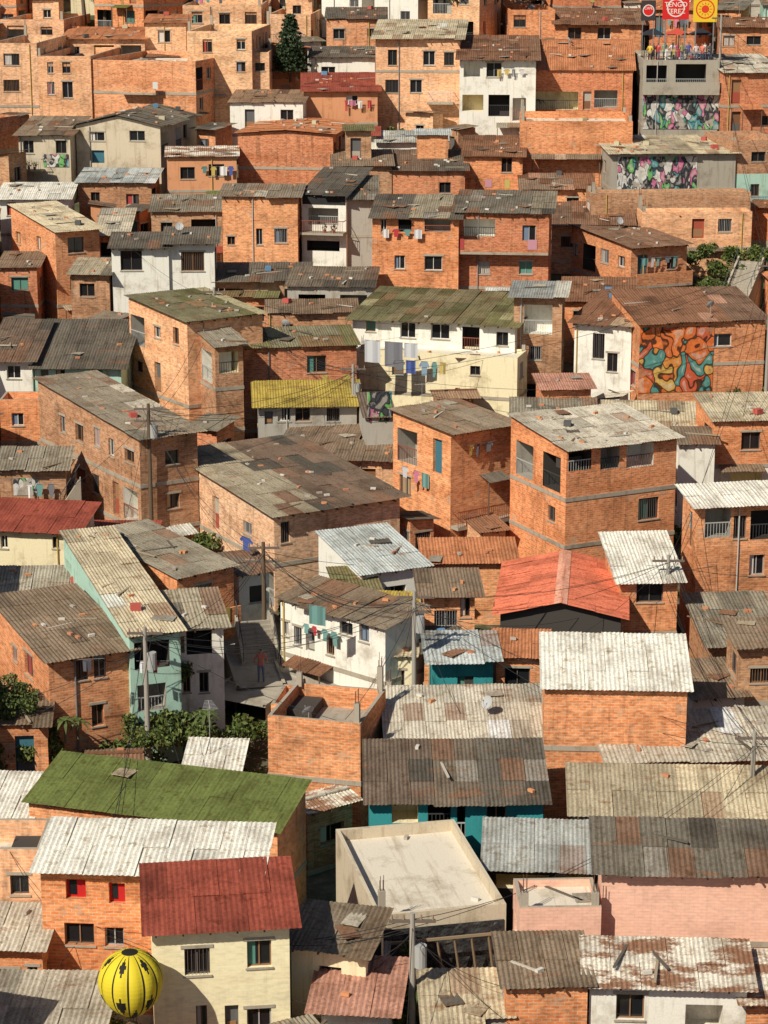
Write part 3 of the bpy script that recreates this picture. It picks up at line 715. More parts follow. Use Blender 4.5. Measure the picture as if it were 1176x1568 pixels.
h(522,576,208,238,0,yr=194,rc='red',mat='white')
h(576,684,218,245,0,yr=200,rc='blue',mat='white')
h(710,800,240,285,-4,yr=208,rc='rust',mat='brick',wins=[(768,784,238,264)])
h(600,712,262,300,0,yr=230,rc='dark',mat='brick_red')
h(510,600,255,302,2,yr=230,rc='brown',mat='brick_brown')
h(0,104,305,340,2,yr=280,rc='white',mat='white',wins=[(10,25,310,330)])
h(800,906,290,318,-2,yr=266,rc='rust',mat='brick')
h(232,340,325,365,2,yr=298,rc='grey',mat='brick_brown')
h(53,186,562,615,-2,yr=490,rc='dark',mat='mint',wins=[(62,75,566,590,'d'),(85,100,566,582),(145,158,566,588)],pitch=.25,clutter=.3)
h(-15,50,552,612,-3,yr=490,rc='dark',mat='white',wins=[(10,32,560,580)],pitch=.25)
h(0,60,612,650,0,yr=600,roof='t',mat='brick')
h(830,905,596,635,5,yr=572,rc='pinkish',mat='brick_red')
h(930,1062,660,700,-5,yr=616,rc='tan',mat='brick')
h(1092,1200,645,735,6,yr=602,rc='tan',mat='brick')
h(1040,1095,680,750,0,yr=655,rc='brown',mat='white')
h(0,100,720,775,3,yr=684,rc='grey',mat='brick_brown',graf=[(20,60,732,758,'graffiti')],wins=[])
h(330,470,430,470,0,yr=402,rc='dark',mat='brick_brown')
h(440,570,440,485,-4,yr=409,rc='dark',mat='grey')
h(410,545,480,510,3,yr=458,rc='brown',mat='brick_brown')
h(300,420,455,480,-3,yr=429,rc='moss',mat='brick')
h(790,905,640,670,-3,yr=610,rc='grey',mat='brick')

# open land that stays free of infill: the lane with its steps, the hillside stairs, the planted corners
NOGO = [(342,430,935,1062),(425,525,1005,1055),(1060,1176,372,452),(0,62,1128,1175),(205,345,1090,1150),(86,130,725,775)]
RECTS += NOGO
# ---- infill: the rest of the quarter, packed in wherever there is free land
def overlaps(r):
    A_ = (r[1]-r[0])*(r[3]-r[2]); worst = 0
    for q in RECTS:
        ix = min(r[1], q[1])-max(r[0], q[0]); iy = min(r[3], q[3])-max(r[2], q[2])
        if ix > 0 and iy > 0: worst += ix*iy
    return worst/A_
cnt = 0
def pick(rng, y):
    far = y > 190
    m_ = rng.choices(['brick', 'brick_red', 'brick_pale', 'brick_brown', 'white', 'cream', 'grey', 'mint', 'orange', 'brick_white'],
                     [5, 4, 6 if far else 2.5, 3, 1.4, .7, .8, .25, .4, .8])[0]
    r_ = rng.choices(['grey', 'dark', 'brown', 'light', 'rust', 'tan', 'white', 'moss', 'clay', 'blue', 'mixed'], [4, 4.5, 4.5, 1.5, 4.5, 1.6, .8, 1, 2 if far else .9, .8, 1.8])[0]
    ro = rng.choices(['f', 'b', 'l', 'r', 'g', 't'], [6, 1, 2, 2, 2, 3.4])[0]
    return m_, r_, ro
SCS = [1.0, .92, .82, .72, .62, .55, .5, .42, .38, .34, .34]
THR = [.10, .12, .15, .2, .25, .3, .38, .45, .55, .7, .8]
for ps in range(11):
    y = 60.0
    sc = SCS[ps]
    while y < 345:
        lim = y*0.21+8; x = -lim+R.uniform(0, 3)
        while x < lim:
            Wd = R.uniform(4.2, 7.5)*sc; D = R.uniform(4.2, 7.5)*sc; H = R.uniform(2.0, 4.9)*(1 if sc > .7 else (.6 if sc > .45 else .35))
            a = rad(R.choice([R.uniform(-14, 14), R.uniform(15, 40), R.uniform(-35, -15)]))
            yy = y+R.uniform(-2, 2); z = C(yy)-(0 if sc > .6 else .8)
            fp = foot_pts(x, yy, a, Wd, D)
            pp = [proj(p[0], p[1], zz) for p in fp for zz in (z, z+H)]
            r = (min(p[0] for p in pp), max(p[0] for p in pp), min(p[1] for p in pp), max(p[1] for p in pp))
            if overlaps(r) < THR[ps] and not any(sat(fp, q, -.1) for q in FOOT if abs(q[0][0]-x) < 22 and abs(q[0][1]-yy) < 22):
                m_, rc_, ro = pick(R, yy)
                if sc < .45 and ro == 't': ro = 'f'
                if not any(min(r[1], q[1])-max(r[0], q[0]) > 6 and min(r[3], q[3])-max(r[2], q[2]) > 6 for q in NOGO):
                    make_house(x, yy, z, a, Wd, D, H, ro, rc_, m_, None, None, R.uniform(.06, .2), yy < 120, seed=5000+cnt, clutter=1.2, par=.8)
                    cnt += 1; x += Wd*.6
            x += R.uniform(1.5, 3.5)
        y += 3.0
print("INFILL", cnt, "HOUSES", len(HOUSES))

# ------------------------------------------------------------ ground
xs = [-3000, -1500, -700, -300]+[-150+3*i for i in range(101)]+[300, 700, 1500, 3000]
ys = [-3000, -800, -200, 0]+[30+3*i for i in range(115)]+[420, 500, 700, 1500, 3000, 6000]
me = bpy.data.meshes.new('ground')
vv = [(x, y, G(x, y)+CZ) for y in ys for x in xs]; nx = len(xs)
ff = [(j*nx+i, j*nx+i+1, (j+1)*nx+i+1, (j+1)*nx+i) for j in range(len(ys)-1) for i in range(nx-1)]
me.from_pydata(vv, [], ff); me.materials.append(MATS['earth'])
go = bpy.data.objects.new('ground', me); scene.collection.objects.link(go)

# ------------------------------------------------------------ lane and stairs
def stairs(name, p0, p1, wd, railc=(.08, .08, .08)):
    p0, p1 = Vector(p0), Vector(p1); d = p1-p0; L = math.hypot(d.x, d.y); n_ = max(4, int(abs(d.z)/.17)); a_ = math.atan2(d.y, d.x)
    mb = MB(); t = L/n_; rz = d.z/n_
    for i in range(n_): mb.box(i*t, (i+1)*t, -wd/2, wd/2, -3.5+i*rz, (i+1)*rz, 'concrete')
    for s_ in (-1, 1):
        v = s_*(wd/2+.08)
        P = [(0, v-.07, -3.5), (L, v-.07, -3.5+d.z), (L, v-.07, d.z+.35), (0, v-.07, .35)]; Q = [(a, v+.07, c) for a, b, c in P]
        mb.poly(P, 'slab'); mb.poly(Q[::-1], 'slab'); mb.poly([P[3], P[2], Q[2], Q[3]], 'slab'); mb.poly([P[0], P[3], Q[3], Q[0]], 'slab')
        mb.cyl((0, v, 1.1), (L, v, 1.1+d.z), .025, .025, 6, 'plain', railc)
        u = 0
        while u <= L: mb.cyl((u, v, .3+d.z*u/L), (u, v, 1.1+d.z*u/L), .02, .02, 5, 'plain', railc); u += .9
    o = mb.build(name); o.location = (p0.x, p0.y, p0.z+CZ); o.rotation_euler = (0, 0, a_)
def lane(name, pts, wd, off=-1.0):
    P = [Vector(hit(px, py, off)) for px, py in pts]; mb = MB(); L = 0
    for i in range(len(P)-1):
        d = (P[i+1]-P[i]); d.z = 0
        nn = []
        for k in (i, i+1):
            a_ = P[min(k+1, len(P)-1)]-P[max(k-1, 0)]; nn.append(Vector((-a_.y, a_.x, 0)).normalized())
        l0, l1 = P[i]+nn[0]*wd/2, P[i+1]+nn[1]*wd/2; r0, r1 = P[i]-nn[0]*wd/2, P[i+1]-nn[1]*wd/2; L2 = L+d.length
        mb.poly([r0, r1, l1, l0], 'concrete', [(L, 0), (L2, 0), (L2, wd), (L, wd)])
        for q0, q1 in ((l0, l1), (r1, r0)):
            mb.poly([q0, q1, q1-Vector((0, 0, 4)), q0-Vector((0, 0, 4))], 'slab')
        for q0, q1, a0, a1 in ((l0, l1, nn[0], nn[1]), (r0, r1, -nn[0], -nn[1])):
            z_ = Vector((0, 0, .13)); i0, i1 = q0-a0*.15, q1-a1*.15
            mb.poly([i0+z_, i1+z_, q1+z_, q0+z_], 'slab'); mb.poly([i0, i1, i1+z_, i0+z_], 'slab'); mb.poly([q0, q1, q1+z_, q0+z_], 'slab')
        L = L2
    o = mb.build(name); o.location = (0, 0, CZ)
lane('lane_pavement', [(360, 1075), (395, 1050), (430, 1030), (470, 1020), (520, 1035), (560, 1062)], 3.4, -1.0)
lane('lane_pavement', [(400, 1052), (385, 1010), (372, 975), (380, 940)], 2.4, -.9)
stairs('stairway', hit(400, 1020, -1), hit(388, 950, .6), 1.6)
stairs('stairway', hit(1125, 462, -1), hit(1150, 400, .4), 1.7)
stairs('stairway', hit(90, 782, -.5), hit(120, 735, 1.2), 1.2)

# ------------------------------------------------------------ vegetation
def bush_mesh(seed):
    rng = random.Random(seed); mb = MB()
    for _ in range(7):
        c = (rng.uniform(-1, 1), rng.uniform(-1, 1), rng.uniform(.2, 1.2)); r_ = rng.uniform(.35, .8)
        leafcloud(mb, c, (r_, r_, r_*.8), 150, rng, (.09, .12, .03), .13)
        mb.cyl((c[0]*.3, c[1]*.3, -.3), c, .04, .015, 5, 'plain', (.12, .08, .05), False)
    return mb
def tree_mesh(seed, hgt=6.0, base=(.08, .11, .03)):
    rng = random.Random(seed); mb = MB()
    p = Vector((0, 0, -.5)); r_ = .22
    top = Vector((rng.uniform(-.4, .4), rng.uniform(-.4, .4), hgt*.5))
    mb.cyl(p, top, r_, r_*.65, 8, 'plain', (.14, .10, .07), False)
    for i in range(9):
        an = i*2.4; ln = hgt*rng.uniform(.22, .4)
        st = p.lerp(top, rng.uniform(.6, 1)); en = st+Vector((math.cos(an)*ln, math.sin(an)*ln, rng.uniform(.2, .5)*hgt))
        mb.cyl(st, en, .1, .03, 6, 'plain', (.14, .10, .07), False)
        for j in range(3):
            c = st.lerp(en, .55+.25*j)+Vector((rng.uniform(-.4, .4), rng.uniform(-.4, .4), rng.uniform(-.2, .3)))
            q = rng.uniform(.5, .95); leafcloud(mb, c, (q, q, q*.7), 150, rng, base, .14)
    return mb
def palm_mesh(seed):
    rng = random.Random(seed); mb = MB()
    mb.cyl((0, 0, -.5), (0, 0, 1.6), .12, .09, 8, 'plain', (.16, .13, .07), False)
    for i in range(11):
        an = i*.571*2+rng.uniform(-.2, .2); L = rng.uniform(1.3, 2.0); prev = None; up = rng.uniform(.4, 1.1)
        side = Vector((-math.sin(an), math.cos(an), 0))
        for k in range(7):
            t = k/6; c = Vector((math.cos(an)*L*t, math.sin(an)*L*t, 1.6+up*t*1.3-1.5*t*t)); wd = .17*math.sin(math.pi*min(.98, t*.9+.08))
            g = rng.uniform(.8, 1.2)
            if prev:
                mb.poly([prev[0]-side*prev[1], c-side*wd, c, prev[0]], 'leaf', None, (.08*g, .11*g, .03*g))
                mb.poly([prev[0], c, c+side*wd, prev[0]+side*prev[1]], 'leaf', None, (.09*g, .12*g, .035*g))
            prev = (c, wd)
    return mb
def pine_mesh(seed):
    rng = random.Random(seed); mb = MB()
    mb.cyl((0, 0, -.5), (0, 0, 6), .16, .03, 7, 'plain', (.12, .08, .05), False)
    for i in range(14):
        z = .8+i*.38; r0 = 2.4*(1-z/6.4)
        for k in range(8):
            an = k*.79+i*.5; rr_ = r0*rng.uniform(.75, 1.15); e_ = Vector((math.cos(an)*rr_, math.sin(an)*rr_, z-.15))
            mb.cyl((0, 0, z), e_, .03, .01, 4, 'plain', (.12, .08, .05), False)
            for f in (.45, .85): leafcloud(mb, Vector((e_.x*f, e_.y*f, z-.1*f)), (.38, .38, .16), 28, rng, (.03, .055, .022), .14)
    return mb
PROTO = {}
def proto(key, mb):
    o = mb.build(key); me_ = o.data; bpy.data.objects.remove(o); PROTO.setdefault(key, []).append(me_)
for s_ in (1, 2, 3): proto('bush', bush_mesh(s_))
for s_ in (4, 5, 6): proto('broadleaf_tree', tree_mesh(s_))
proto('banana_plant', palm_mesh(3)); proto('banana_plant', palm_mesh(9)); proto('pine_tree', pine_mesh(2))
def place(key, x, y, z, s=1, rz=None, sz=None, idx=None):
    o = bpy.data.objects.new(key, R.choice(PROTO[key]) if idx is None else PROTO[key][idx]); scene.collection.objects.link(o)
    o.location = (x, y, z+CZ); o.rotation_euler = (0, 0, R.uniform(0, 6.28) if rz is None else rz)
    o.scale = (s, s, sz or s); return o
def at(key, px, py, s=1, off=-1.2, **k):
    X, Y, Z = hit(px, py, off); return place(key, X, Y, Z, s, **k)
at('pine_tree', 445, 118, .95, off=0)
for q in [(160,40,1.2),(190,40,1.0),(130,30,1.1),(640,30,1.2),(670,38,1.1),(610,28,1.1),(735,58,1.3),(760,48,1.2),(15,1165,.6),(-5,1150,.6),(605,1550,.4),(690,12,1.3),(560,8,1.2),(740,30,1.4),(232,1075,.5),(258,1095,.45),(28,1150,.45)]:
    at('broadleaf_tree', q[0], q[1], q[2])
for q in [(100,1130,.5),(120,1125,.4),(245,1040,.5),(262,1010,.5),(315,1120,.5),(640,1545,.5),(820,170,.6),(945,170,.5)]:
    at('banana_plant', q[0], q[1], q[2], off=.2)
for q in [(250,1120,.9),(280,1130,1.0),(310,1135,.8),(215,1140,.9),(330,1145,.9),(60,1160,.9),(20,1170,1.0),(1100,420,.8),(1130,400,.9),(1150,430,.8),(1168,400,.9),(1090,445,.7),(150,1560,.6),(165,1590,.6),(610,1560,.7),(585,1568,.6),(40,1150,.8),
          (1135,250,.8),(1140,280,.8),(1168,600,.8),(1120,610,.7),(1150,590,.8),(240,1000,.5),(1060,400,.9),(1075,385,.8)]:
    at('bush', q[0], q[1], q[2], off=-.8)
nb_ = 0
for _ in range(4500):
    y = R.uniform(62, 330); x = R.uniform(-1, 1)*(y*.2+5)
    sq = [(x-.6, y-.6), (x+.6, y-.6), (x+.6, y+.6), (x-.6, y+.6)]
    if any(sat(sq, q) for q in FOOT if abs(q[0][0]-x) < 22 and abs(q[0][1]-y) < 22): continue
    place('bush', x, y, G(x, y)+R.uniform(-.2, .6), R.uniform(.5, 1.1)); nb_ += 1
    if nb_ > 420: break
for _ in range(160):
    y = R.uniform(345, 420); x = R.uniform(-95, 95); place('broadleaf_tree', x, y, G(x, y), R.uniform(1, 1.7))

# ------------------------------------------------------------ poles and cables
def pole(px, ybot, ytop, arms=1, conc=True):
    X, Y, Z = hit(px, ybot, 0); zt = Y*sight(px, ytop)[2]/sight(px, ytop)[1]
    mb = MB(); col = (.34, .31, .27) if conc else (.13, .09, .06)
    zt_l = zt-Z; mb.cyl((0, 0, -HID-1), (0, 0, zt_l), .15, .09, 10, 'plain', col)
    for k in range(arms):
        zz = zt_l-.35-.7*k; mb.box(-.8, .8, -.05, .05, zz, zz+.1, 'plain', (.15, .12, .1))
        for u in (-.7, -.3, .3, .7): mb.cyl((u, 0, zz+.1), (u, 0, zz+.28), .04, .03, 6, 'plain', (.3, .2, .15))
    if R.random() < .4: mb.cyl((.28, 0, zt_l-2.0), (.28, 0, zt_l-1.2), .22, .22, 12, 'plain', (.35, .35, .34))
    o = mb.build('utility_pole'); o.location = W3(X, Y, Z); return Vector((X, Y, zt+CZ-.3))
PL = [pole(232,800,618,2,False), pole(634,1065,905,2), pole(631,1560,1398,1), pole(226,1115,960,1), pole(541,660,558,1),
      pole(1098,200,22,1), pole(1172,620,400,1), pole(405,965,830,2,False),
      pole(130,1500,1400,1), pole(1150,1240,1120,1), pole(1020,960,850,1), pole(330,560,440,1)]
def cable(p, q, sag, r=.010, name='power_cable'):
    cu = bpy.data.curves.new(name, 'CURVE'); cu.dimensions = '3D'; cu.bevel_depth = r; cu.bevel_resolution = 0
    sp = cu.splines.new('POLY'); nseg = 12; sp.points.add(nseg)
    for i in range(nseg+1):
        t = i/nseg; v = p.lerp(q, t); v.z -= sag*4*t*(1-t); sp.points[i].co = (*v, 1)
    o = bpy.data.objects.new(name, cu); scene.collection.objects.link(o); cu.materials.append(MATS['black'])
for i, p in enumerate(PL):
    ds = sorted(range(len(PL)), key=lambda j: (PL[j]-p).length)
    for j in ds[1:3]:
        if (PL[j]-p).length < 60:
            for k in range(2): cable(p+Vector((R.uniform(-.6, .6), 0, -.3*k)), PL[j]+Vector((R.uniform(-.6, .6), 0, -.3*k)), R.uniform(.6, 1.6), .013)
    near = sorted(HOUSES, key=lambda q: (q['x']-p.x)**2+(q['y']-p.y)**2)[:14]
    for q in R.sample(near, 6):
        cp_ = Vector((q['x'], q['y'], q['z']+CZ+q['H']-.1)) + Vector((math.cos(q['a'])*q['W']*R.random(), math.sin(q['a'])*q['W']*R.random(), 0))
        cable(p+Vector((0, 0, -R.uniform(0, .6))), cp_, R.uniform(.2, .8), .012)

# ------------------------------------------------------------ roof-top things
def tank_mesh(col):
    mb = MB(); prof = [(.5, 0), (.55, .1), (.55, .9), (.45, 1.08), (.2, 1.15)]
    for (r0, z0), (r1, z1) in zip(prof, prof[1:]):
        mb.cyl((0, 0, z0), (0, 0, z1+1e-4), r0, r1, 16, 'plain', col, False)
    mb.cyl((0, 0, 1.15), (0, 0, 1.22), .2, .2, 12, 'plain', col)
    for z in (.3, .55, .8): mb.cyl((0, 0, z), (0, 0, z+.03), .565, .565, 16, 'plain', tuple(q*.8 for q in col))
    return mb
def dish_mesh():
    mb = MB(); seg = 14; rings = [(0, 0), (.15, .01), (.28, .045), (.38, .09)]
    M = Matrix.Translation((0, 0, .8)) @ Matrix.Rotation(rad(60), 4, 'X')
    for (r0, h0), (r1, h1) in zip(rings, rings[1:]):
        for i in range(seg):
            a0, a1 = 2*math.pi*i/seg, 2*math.pi*(i+1)/seg
            mb.poly([M @ Vector((r*math.cos(t), r*math.sin(t), hh)) for r, hh, t in ((r0, h0, a0), (r1, h1, a0), (r1, h1, a1), (r0, h0, a1))], 'plain', None, (.4, .4, .4))
    mb.cyl((0, 0, 0), (0, 0, .8), .025, .025, 6, 'plain', (.3, .3, .3)); mb.cyl(M @ Vector((0, -.36, .08)), M @ Vector((0, 0, .42)), .012, .012, 5, 'plain', (.3, .3, .3))
    mb.cyl(M @ Vector((0, 0, .38)), M @ Vector((0, 0, .46)), .035, .035, 6, 'plain', (.2, .2, .2)); return mb
def ant_mesh():
    mb = MB(); mb.cyl((0, 0, 0), (0, 0, 2.4), .02, .015, 5, 'plain', (.3, .3, .3)); mb.cyl((-.6, 0, 2.3), (.6, 0, 2.3), .012, .012, 4, 'plain', (.4, .4, .4))
    for i in range(7): u = -.55+.18*i; mb.cyl((u, -.35+.03*i, 2.3), (u, .35-.03*i, 2.3), .009, .009, 4, 'plain', (.4, .4, .4))
    return mb
proto('water_tank', tank_mesh((.04, .04, .045))); proto('water_tank', tank_mesh((.3, .28, .25)))
proto('satellite_dish', dish_mesh()); proto('television_antenna', ant_mesh())
def line_of_clothes(p, q, rng, big=1.0):
    mb = MB(); d = q-p; L = d.length; d.normalize(); n_ = Vector((-d.y, d.x, 0)).normalized()
    mb.cyl(p, q, .008, .008, 4, 'plain', (.3, .3, .3), False); t = .1
    pal = [(.7,.68,.65),(.5,.05,.06),(.08,.12,.35),(.55,.4,.12),(.1,.1,.12),(.55,.2,.3),(.15,.3,.28),(.6,.6,.62),(.3,.4,.5),(.7,.68,.65),(.2,.2,.22)]
    while t < L-.5*big:
        ww = rng.uniform(.3, .6)*big; hh = rng.uniform(.45, .85)*big; c = rng.choice(pal); k = rng.random() if big < 1.5 else 1
        o_ = p+d*t; dn = Vector((0, 0, -1)); bl = n_*rng.uniform(-.05, .12)
        P = lambda u, v: o_+d*(u*ww)+dn*(v*hh)+bl*v+n_*.03*math.sin(u*9)
        if k < .5:
            for poly in ([(.2,0),(.8,0),(.78,1),(.22,1)], [(.2,0),(.22,.35),(.05,.45),(-.05,.3)], [(.8,0),(1.05,.3),(.95,.45),(.78,.35)]):
                mb.poly([P(*a) for a in poly], 'plain', None, c)
        elif k < .75:
            for poly in ([(.15,0),(.85,0),(.85,.25),(.15,.25)], [(.15,.25),(.48,.25),(.44,1.2),(.18,1.2)], [(.52,.25),(.85,.25),(.82,1.2),(.56,1.2)]):
                mb.poly([P(*a) for a in poly], 'plain', None, c)
        else:
            for i in range(6): mb.poly([P(i/6, 0), P((i+1)/6, 0), P((i+1)/6, 1), P(i/6, 1)], 'plain', None, c)
        t += ww+rng.uniform(.08, .3)
    mb.build('clothesline')
for q in HOUSES:
    rg = q['rng']; M = Matrix.Translation((q['x'], q['y'], q['z'])) @ Matrix.Rotation(q['a'], 4, 'Z')
    def put(key, s=1):
        if q['W'] < 2 or q['D'] < 2: return
        u, v = rg.uniform(.7, q['W']-.7), rg.uniform(.7, q['D']-.7)
        p_ = M @ Vector((u, v, q['zr'](u, v)+(.07 if q['roof'] != 't' else 0))); place(key, p_.x, p_.y, p_.z, s)
    if q['auto'] and q['y'] > 120 and rg.random() < (.07 if q['roof'] == 't' else .01): put('water_tank', rg.uniform(.7, .9))
    if rg.random() < .05 and q['y'] > 85: put('satellite_dish', .8)
    if rg.random() < .10 and q['y'] > 85: put('television_antenna', rg.uniform(.7, 1.0))
    if rg.random() < .22 and q['W'] > 3 and q['H'] > 2 and q['y'] > 92:
        off = -0.35; zz = q['H']-.75 if q['roof'] != 't' else q['H']+.9
        L = min(q['W']-.4, rg.uniform(1.5, 3.5)); u = rg.uniform(.2, q['W']-L)
        if q['roof'] == 't': off = .5
        a_ = M @ Vector((u, off, zz)); b_ = M @ Vector((u+L, off, zz))
        line_of_clothes(a_+Vector((0, 0, CZ)), b_+Vector((0, 0, CZ)), rg)
def hang(x0, y0, x1, y1, ybase, big, near=.6):
    X, Y, Z = hit((x0+x1)/2, ybase, 0); Y -= near; P_ = []
    for px, py in ((x0, y0), (x1, y1)):
        u, dy, dz = sight(px, py); P_.append(W3(Y*u/dy, Y, Y*dz/dy))
    line_of_clothes(P_[0], P_[1], R, big)
hang(556, 520, 660, 528, 590, 2.0, 1.2); hang(612, 712, 660, 728, 800, 1.0, -1.5); hang(365, 818, 412, 835, 905, 1.3); hang(600, 550, 690, 556, 612, 1.2)
hang(120, 1010, 160, 1008, 1120, 1.0); hang(208, 1012, 262, 1012, 1100, .9, .9); hang(470, 925, 500, 930, 1040, 1.4, 1.0)

# raking timber props that carry the edge of the big foreground terrace
X, Y, Z = hit(578, 1470, 0); pm = MB()
for i in range(7):
    u = .3+i*.62; pm.cyl((u, -.75+.21*u, .95), (u+.25, -.12+.21*u, -1.0), .05, .06, 6, 'plain', (.3, .22, .14))
pm.box(0, 4.4, -.03, .03, -.05, .05, 'plain', (.3, .22, .14), Matrix.Translation((0, -.8, 1.0)) @ Matrix.Rotation(rad(12), 4, 'Z'))
po = pm.build('timber_props'); po.location = W3(X, Y, Z)

# ------------------------------------------------------------ hot air balloon
def balloon():
    X, Y, Z = hit(200, 1590, 0); Y -= 1.8
    u, dy, dz = sight(200, 1500); X = Y*u/dy; zc = Y*dz/dy; Rr = 50/proj(X, Y, zc)[2]
    mb = MB(); seg = 96; prof = []
    for i in range(25):
        t = math.pi*i/24
        prof.append((math.sin(t) if t < math.pi/2 else math.sin(t)**1.25, math.cos(t)*(.95 if t < math.pi/2 else 1.22)))
    prof = prof[:22]; prof.append((.17, prof[-1][1]-.1))
    Y_, K_ = (.66, .52, .03), (.02, .018, .015)
    for j in range(len(prof)-1):
        for i in range(seg):
            g = i % 8; black = g == 0
            z = j/22; even = (i//8) % 2 == 0
            if even and .10 < z < .34 and abs(g-4) < min(z-.10, .34-z)*24: black = True
            if even and .55 < z < .80 and abs(g-4) < min(z-.55, .80-z)*24: black = True
            if not even and z > .70 and abs(g-4) < (z-.70)*20: black = True
            if z > .88 or z < .06: black = True
            pts = []
            for (jj, ii) in ((j+1, i), (j+1, i+1), (j, i+1), (j, i)):
                a_ = 2*math.pi*ii/seg; bu = 1-.035*abs(math.cos(math.pi*(ii % 8)/8))**3; r_ = prof[jj][0]*bu
                pts.append((Rr*r_*math.cos(a_), Rr*r_*math.sin(a_), Rr*prof[jj][1]))
            mb.poly(pts, 'plain', None, K_ if black else Y_)
    zb_ = Rr*prof[-1][1]; zk = zb_-Rr*.3
    for a_ in range(4):
        t = a_*math.pi/2+.4; mb.cyl((.17*Rr*math.cos(t), .17*Rr*math.sin(t), zb_), (.14*Rr*math.cos(t), .14*Rr*math.sin(t), zk), .012, .012, 4, 'plain', (.1, .08, .05))
    mb.cyl((0, 0, zk-.25*Rr), (0, 0, zk), .13*Rr, .17*Rr, 12, 'plain', (.25, .15, .07))
    mb.cyl((0, 0, zk-.02), (0, 0, zk+.03), .185*Rr, .185*Rr, 12, 'plain', (.15, .09, .05))
    o = mb.build('hot_air_balloon'); o.location = W3(X, Y, zc)
balloon()

# ------------------------------------------------------------ people
for nm, c in dict(skin=(.35, .18, .11), hair=(.02, .015, .012)).items():
    m, n, l, b = newmat(nm); b.inputs['Base Color'].default_value = (*c, 1); b.inputs['Roughness'].default_value = .6
def person(loc, rz, shirt, pants, arm=0.2):
    mm = []
    for nm, c in (('shirt', shirt), ('trousers', pants)):
        m = bpy.data.materials.new(nm); m.use_nodes = True; m.node_tree.nodes['Principled BSDF'].inputs['Base Color'].default_value = (*c, 1); mm.append(m)
    V = [((0,0,.95),.13),((0,0,1.15),.125),((0,0,1.38),.14),((0,0,1.5),.055),((0,-.01,1.62),.095),((0,-.01,1.70),.085)]
    E = [(0,1),(1,2),(2,3),(3,4),(4,5)]
    for s_ in (-1, 1):
        k = len(V)
        V += [((s_*.19,0,1.42),.06),((s_*(.24+arm*.3),-.02,1.15),.045),((s_*(.22+arm*.3),-.12-arm*.4,.93+arm),.033),((s_*(.22+arm*.3),-.17-arm*.4,.86+arm),.03)]
        E += [(2,k),(k,k+1),(k+1,k+2),(k+2,k+3)]
        k = len(V)
        V += [((s_*.1,0,.88),.095),((s_*.11,-.02,.5),.065),((s_*.12,.02,.09),.045),((s_*.13,-.13,.04),.04)]
        E += [(0,k),(k,k+1),(k+1,k+2),(k+2,k+3)]
    me_ = bpy.data.meshes.new('person'); me_.from_pydata([v[0] for v in V], E, [])
    o = bpy.data.objects.new('person', me_); scene.collection.objects.link(o)
    o.modifiers.new('s', 'SKIN'); sv = me_.skin_vertices[0].data
    for i, v in enumerate(V): sv[i].radius = (v[1], v[1]); sv[i].use_root = (i == 0)
    o.modifiers.new('b', 'SUBSURF').levels = 1
    dg = bpy.context.evaluated_depsgraph_get(); ev = bpy.data.meshes.new_from_object(o.evaluated_get(dg))
    bpy.data.objects.remove(o)
    for m_ in (*mm, MATS['skin'], MATS['hair']): ev.materials.append(m_)
    for p in ev.polygons:
        c = p.center; p.use_smooth = True
        if c.z > 1.64 or (c.z > 1.55 and c.y > .02): p.material_index = 3
        elif c.z > 1.49: p.material_index = 2
        elif abs(c.x) > .2 and (c.y < -.06 or c.z < 1.1+arm*.3) and c.z > .75: p.material_index = 2
        elif c.z > .93: p.material_index = 0
        else: p.material_index = 1 if c.z > .08 else 3
    o = bpy.data.objects.new('person', ev); scene.collection.objects.link(o)
    o.location = loc; o.rotation_euler = (0, 0, rz)
T = None
for q in HOUSES:
    if q['roof'] != 't': continue
    pj = proj(q['x'], q['y'], q['z']+q['H'])
    if abs(pj[0]-985) < 18 and abs(pj[1]-92) < 14: T = q
